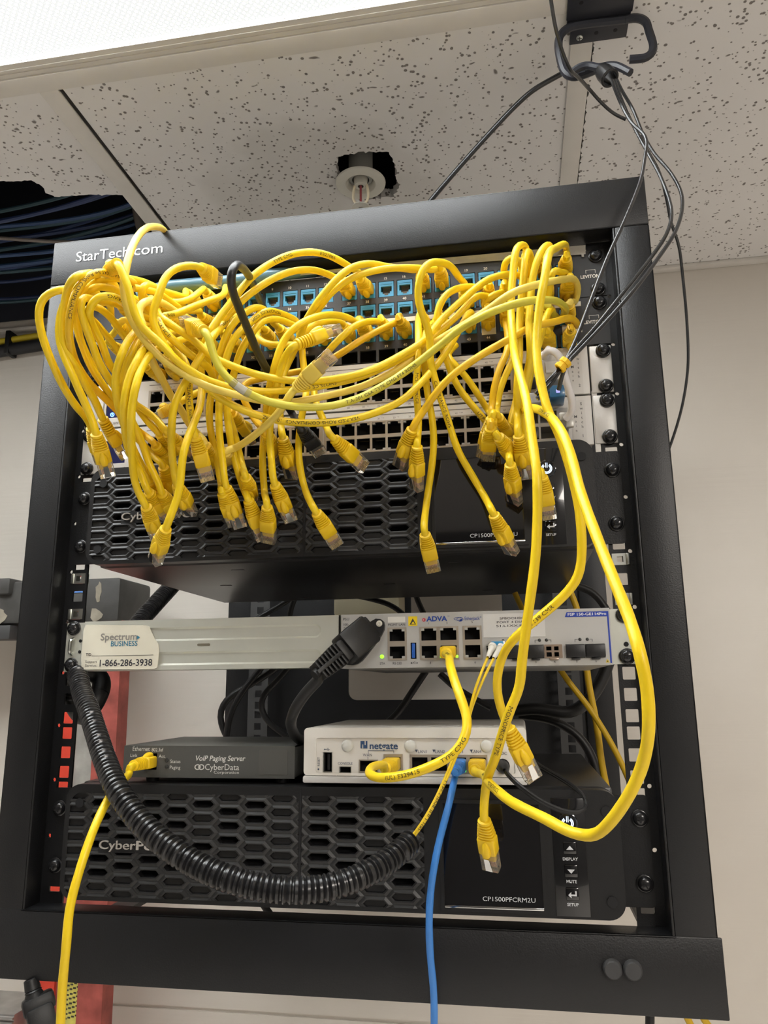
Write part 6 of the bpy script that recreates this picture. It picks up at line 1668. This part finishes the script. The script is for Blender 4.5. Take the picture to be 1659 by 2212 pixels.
# DC lead of the router
dc = thing('power_lead', 'thin black twin lead looping from the router DC socket to one side', 'power lead', on_y(1090, 1655, -0.03))
for off in (0, 1):
    o = off * 5
    pth = [at_depth(1086, 1655 + o, .568), at_depth(1098, 1672 + o, .555), at_depth(1130, 1702 + o, .543), at_depth(1180, 1735 + o, .536), at_depth(1235, 1755 + o * .6, .532), at_depth(1262, 1752 + o * .4, .532), at_depth(1270, 1738, .536), at_depth(1258, 1718 - o * .4, .546), at_depth(1225, 1692 - o, .575), at_depth(1185, 1668 - o, .605), at_depth(1155, 1648 - o, .635), at_depth(1138, 1600, .70), at_depth(1130, 1560, .74)]
    m = MB(); m.tube(smooth_path(spline(pth), 3), 0.0012, 8); m.build('jacket', RUBBER, dc)
m = MB(); a = at_depth(1086, 1655, .572); m.lathe(a, at_depth(1092, 1667, .555) - a, [(-0.004, 0.0045), (0.006, 0.0043), (0.010, 0.0025), (0.012, 0.0012)], 18); m.build('plug', RUBBER, dc)

# hanging connector at the lower corner
hp = thing('power_connector', 'black power connector dangling below the bottom bar beside the yellow cable', 'connector', on_y(72, 2120, 0.06))
D0 = 0.60
m = MB(); m.tube([at_depth(66, 2060, D0 + .1), at_depth(66, 2100, D0 + .02), at_depth(67, 2120, D0)], 0.0034, 12); m.build('jacket', RUBBER, hp)
a = at_depth(66, 2114, D0); b = at_depth(76, 2160, D0 - .004)
m = MB(); L = (b - a).length
m.lathe(a, b - a, [(0, 0.0040), (0.0005, 0.0052), (L * .5, 0.0060), (L * .52, 0.0054), (L * .6, 0.0064), (L * .62, 0.0058), (L * .75, 0.0068), (L, 0.0074)], 20); m.build('strain_relief', RUBBER, hp)
ax = (b - a).normalized(); nrm = (CAM_LOC - a); nrm = (nrm - ax * nrm.dot(ax)).normalized(); sd = ax.cross(nrm)
m = MB(); obox(m, b, -0.003, 0.010, -0.0135, 0.0100, -0.008, 0.008, 0.003); obox(m, b, 0.004, 0.034, -0.0115, 0.0085, -0.010, 0.010, 0.003); m.build('plug', RUBBER, hp)

# ------------------------------------------------------------------ cables behind the equipment
def back(label, pts, r, mt, name='power_cable', group='cables behind the equipment'):
    m = MB(); m.tube(smooth_path(spline([on_y(*q) for q in pts], 0.006), 3), r, 9)
    return tag(m.build(name, mt), label, 'cable', group)
back('black cable bowing out past the rear post over the white wall', [(500, 1610, .36), (478, 1565, .36), (474, 1535, .36), (490, 1510, .36), (530, 1485, .36), (580, 1455, .36), (640, 1410, .36)], 0.0042, RUBBER)
back('black cable slanting in front of the rear post below the service box', [(488, 1600, .35), (498, 1540, .35), (520, 1500, .35), (550, 1460, .35), (590, 1410, .35)], 0.0042, RUBBER)
back('black cable curving down the rear mounting rail behind the paging server', [(625, 1440, .37), (600, 1470, .37), (570, 1500, .37), (563, 1530, .37), (580, 1560, .37), (620, 1590, .37)], 0.0040, RUBBER)
back('black cable showing above the zinc panel near the rear post', [(540, 1345, .36), (575, 1325, .36), (605, 1308, .36), (640, 1285, .36)], 0.0036, RUBBER)
back('black cable rising from behind the zinc panel towards the upper battery unit', [(624, 1345, .35), (628, 1315, .35), (640, 1285, .35)], 0.0036, RUBBER)
back('black cable crossing in front of the cream box above the service box', [(760, 1285, .33), (810, 1296, .33), (850, 1310, .33), (890, 1345, .33)], 0.0034, RUBBER)
back('black cable crossing the white gap above the service box', [(898, 1285, .34), (905, 1305, .34), (918, 1330, .34)], 0.0036, RUBBER)
back('black cable slanting across the rear window below the service box', [(920, 1450, .40), (890, 1495, .40), (855, 1545, .40), (800, 1590, .40)], 0.0046, RUBBER)
back('black cable crossing the window corner behind the thin yellow fibre', [(950, 1455, .40), (990, 1490, .40), (1060, 1530, .40)], 0.0046, RUBBER)
back('thick black cable bundle bending up towards the mounting rail behind the router', [(1110, 1535, .28), (1160, 1530, .28), (1230, 1540, .28), (1270, 1515, .28), (1300, 1470, .28), (1318, 1420, .28)], 0.0070, RUBBER)
back('black cable curving down behind the router towards the battery unit', [(1120, 1545, .30), (1190, 1555, .30), (1250, 1590, .30), (1285, 1650, .30), (1295, 1720, .30)], 0.0050, RUBBER)
back('black cable in a wide curve above the service box near the post', [(1240, 1265, .30), (1275, 1275, .30), (1300, 1300, .30), (1320, 1335, .30)], 0.0045, RUBBER)
YB = mat('yellow_jacket_dim', (0.60, 0.38, 0.015), 0.45)  # darker copy of the yellow jacket: shade put into the colour
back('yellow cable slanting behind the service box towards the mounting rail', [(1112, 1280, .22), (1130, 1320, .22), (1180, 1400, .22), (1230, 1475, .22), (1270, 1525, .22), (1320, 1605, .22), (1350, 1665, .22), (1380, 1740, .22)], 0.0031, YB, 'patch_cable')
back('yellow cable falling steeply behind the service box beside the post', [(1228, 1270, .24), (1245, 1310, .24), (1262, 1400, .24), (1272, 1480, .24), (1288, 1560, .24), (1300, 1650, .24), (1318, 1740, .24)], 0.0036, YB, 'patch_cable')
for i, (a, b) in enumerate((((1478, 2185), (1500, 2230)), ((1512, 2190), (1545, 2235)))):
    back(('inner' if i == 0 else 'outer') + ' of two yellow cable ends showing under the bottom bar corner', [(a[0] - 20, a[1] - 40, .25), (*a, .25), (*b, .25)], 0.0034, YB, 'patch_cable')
back('black cable stub showing below the bottom bar inward of the two yellow ones', [(1405, 2140, .2), (1404, 2190, .2), (1403, 2240, .2)], 0.0042, RUBBER)
back('black cable seen in the slot between the lower battery unit and the bottom bar', [(560, 1940, .28), (575, 1965, .28), (600, 1995, .28)], 0.004, RUBBER)
m = MB(); m.bevbox(-0.095, -0.004, 0.395, 0.45, -0.275, -0.205, 0.004)
tag(m.build('junction_box', mat('cream_box', (0.36, 0.32, 0.22), 0.5)), 'cream coloured box glimpsed between the upper battery unit and the service box', 'box')

# ------------------------------------------------------------------ remove the moulds the copies were taken from
for o in [_scr, _crs] + list(_jk) + list(_pt) + list(_boot.values()) + list(_plug):
    bpy.data.objects.remove(o)
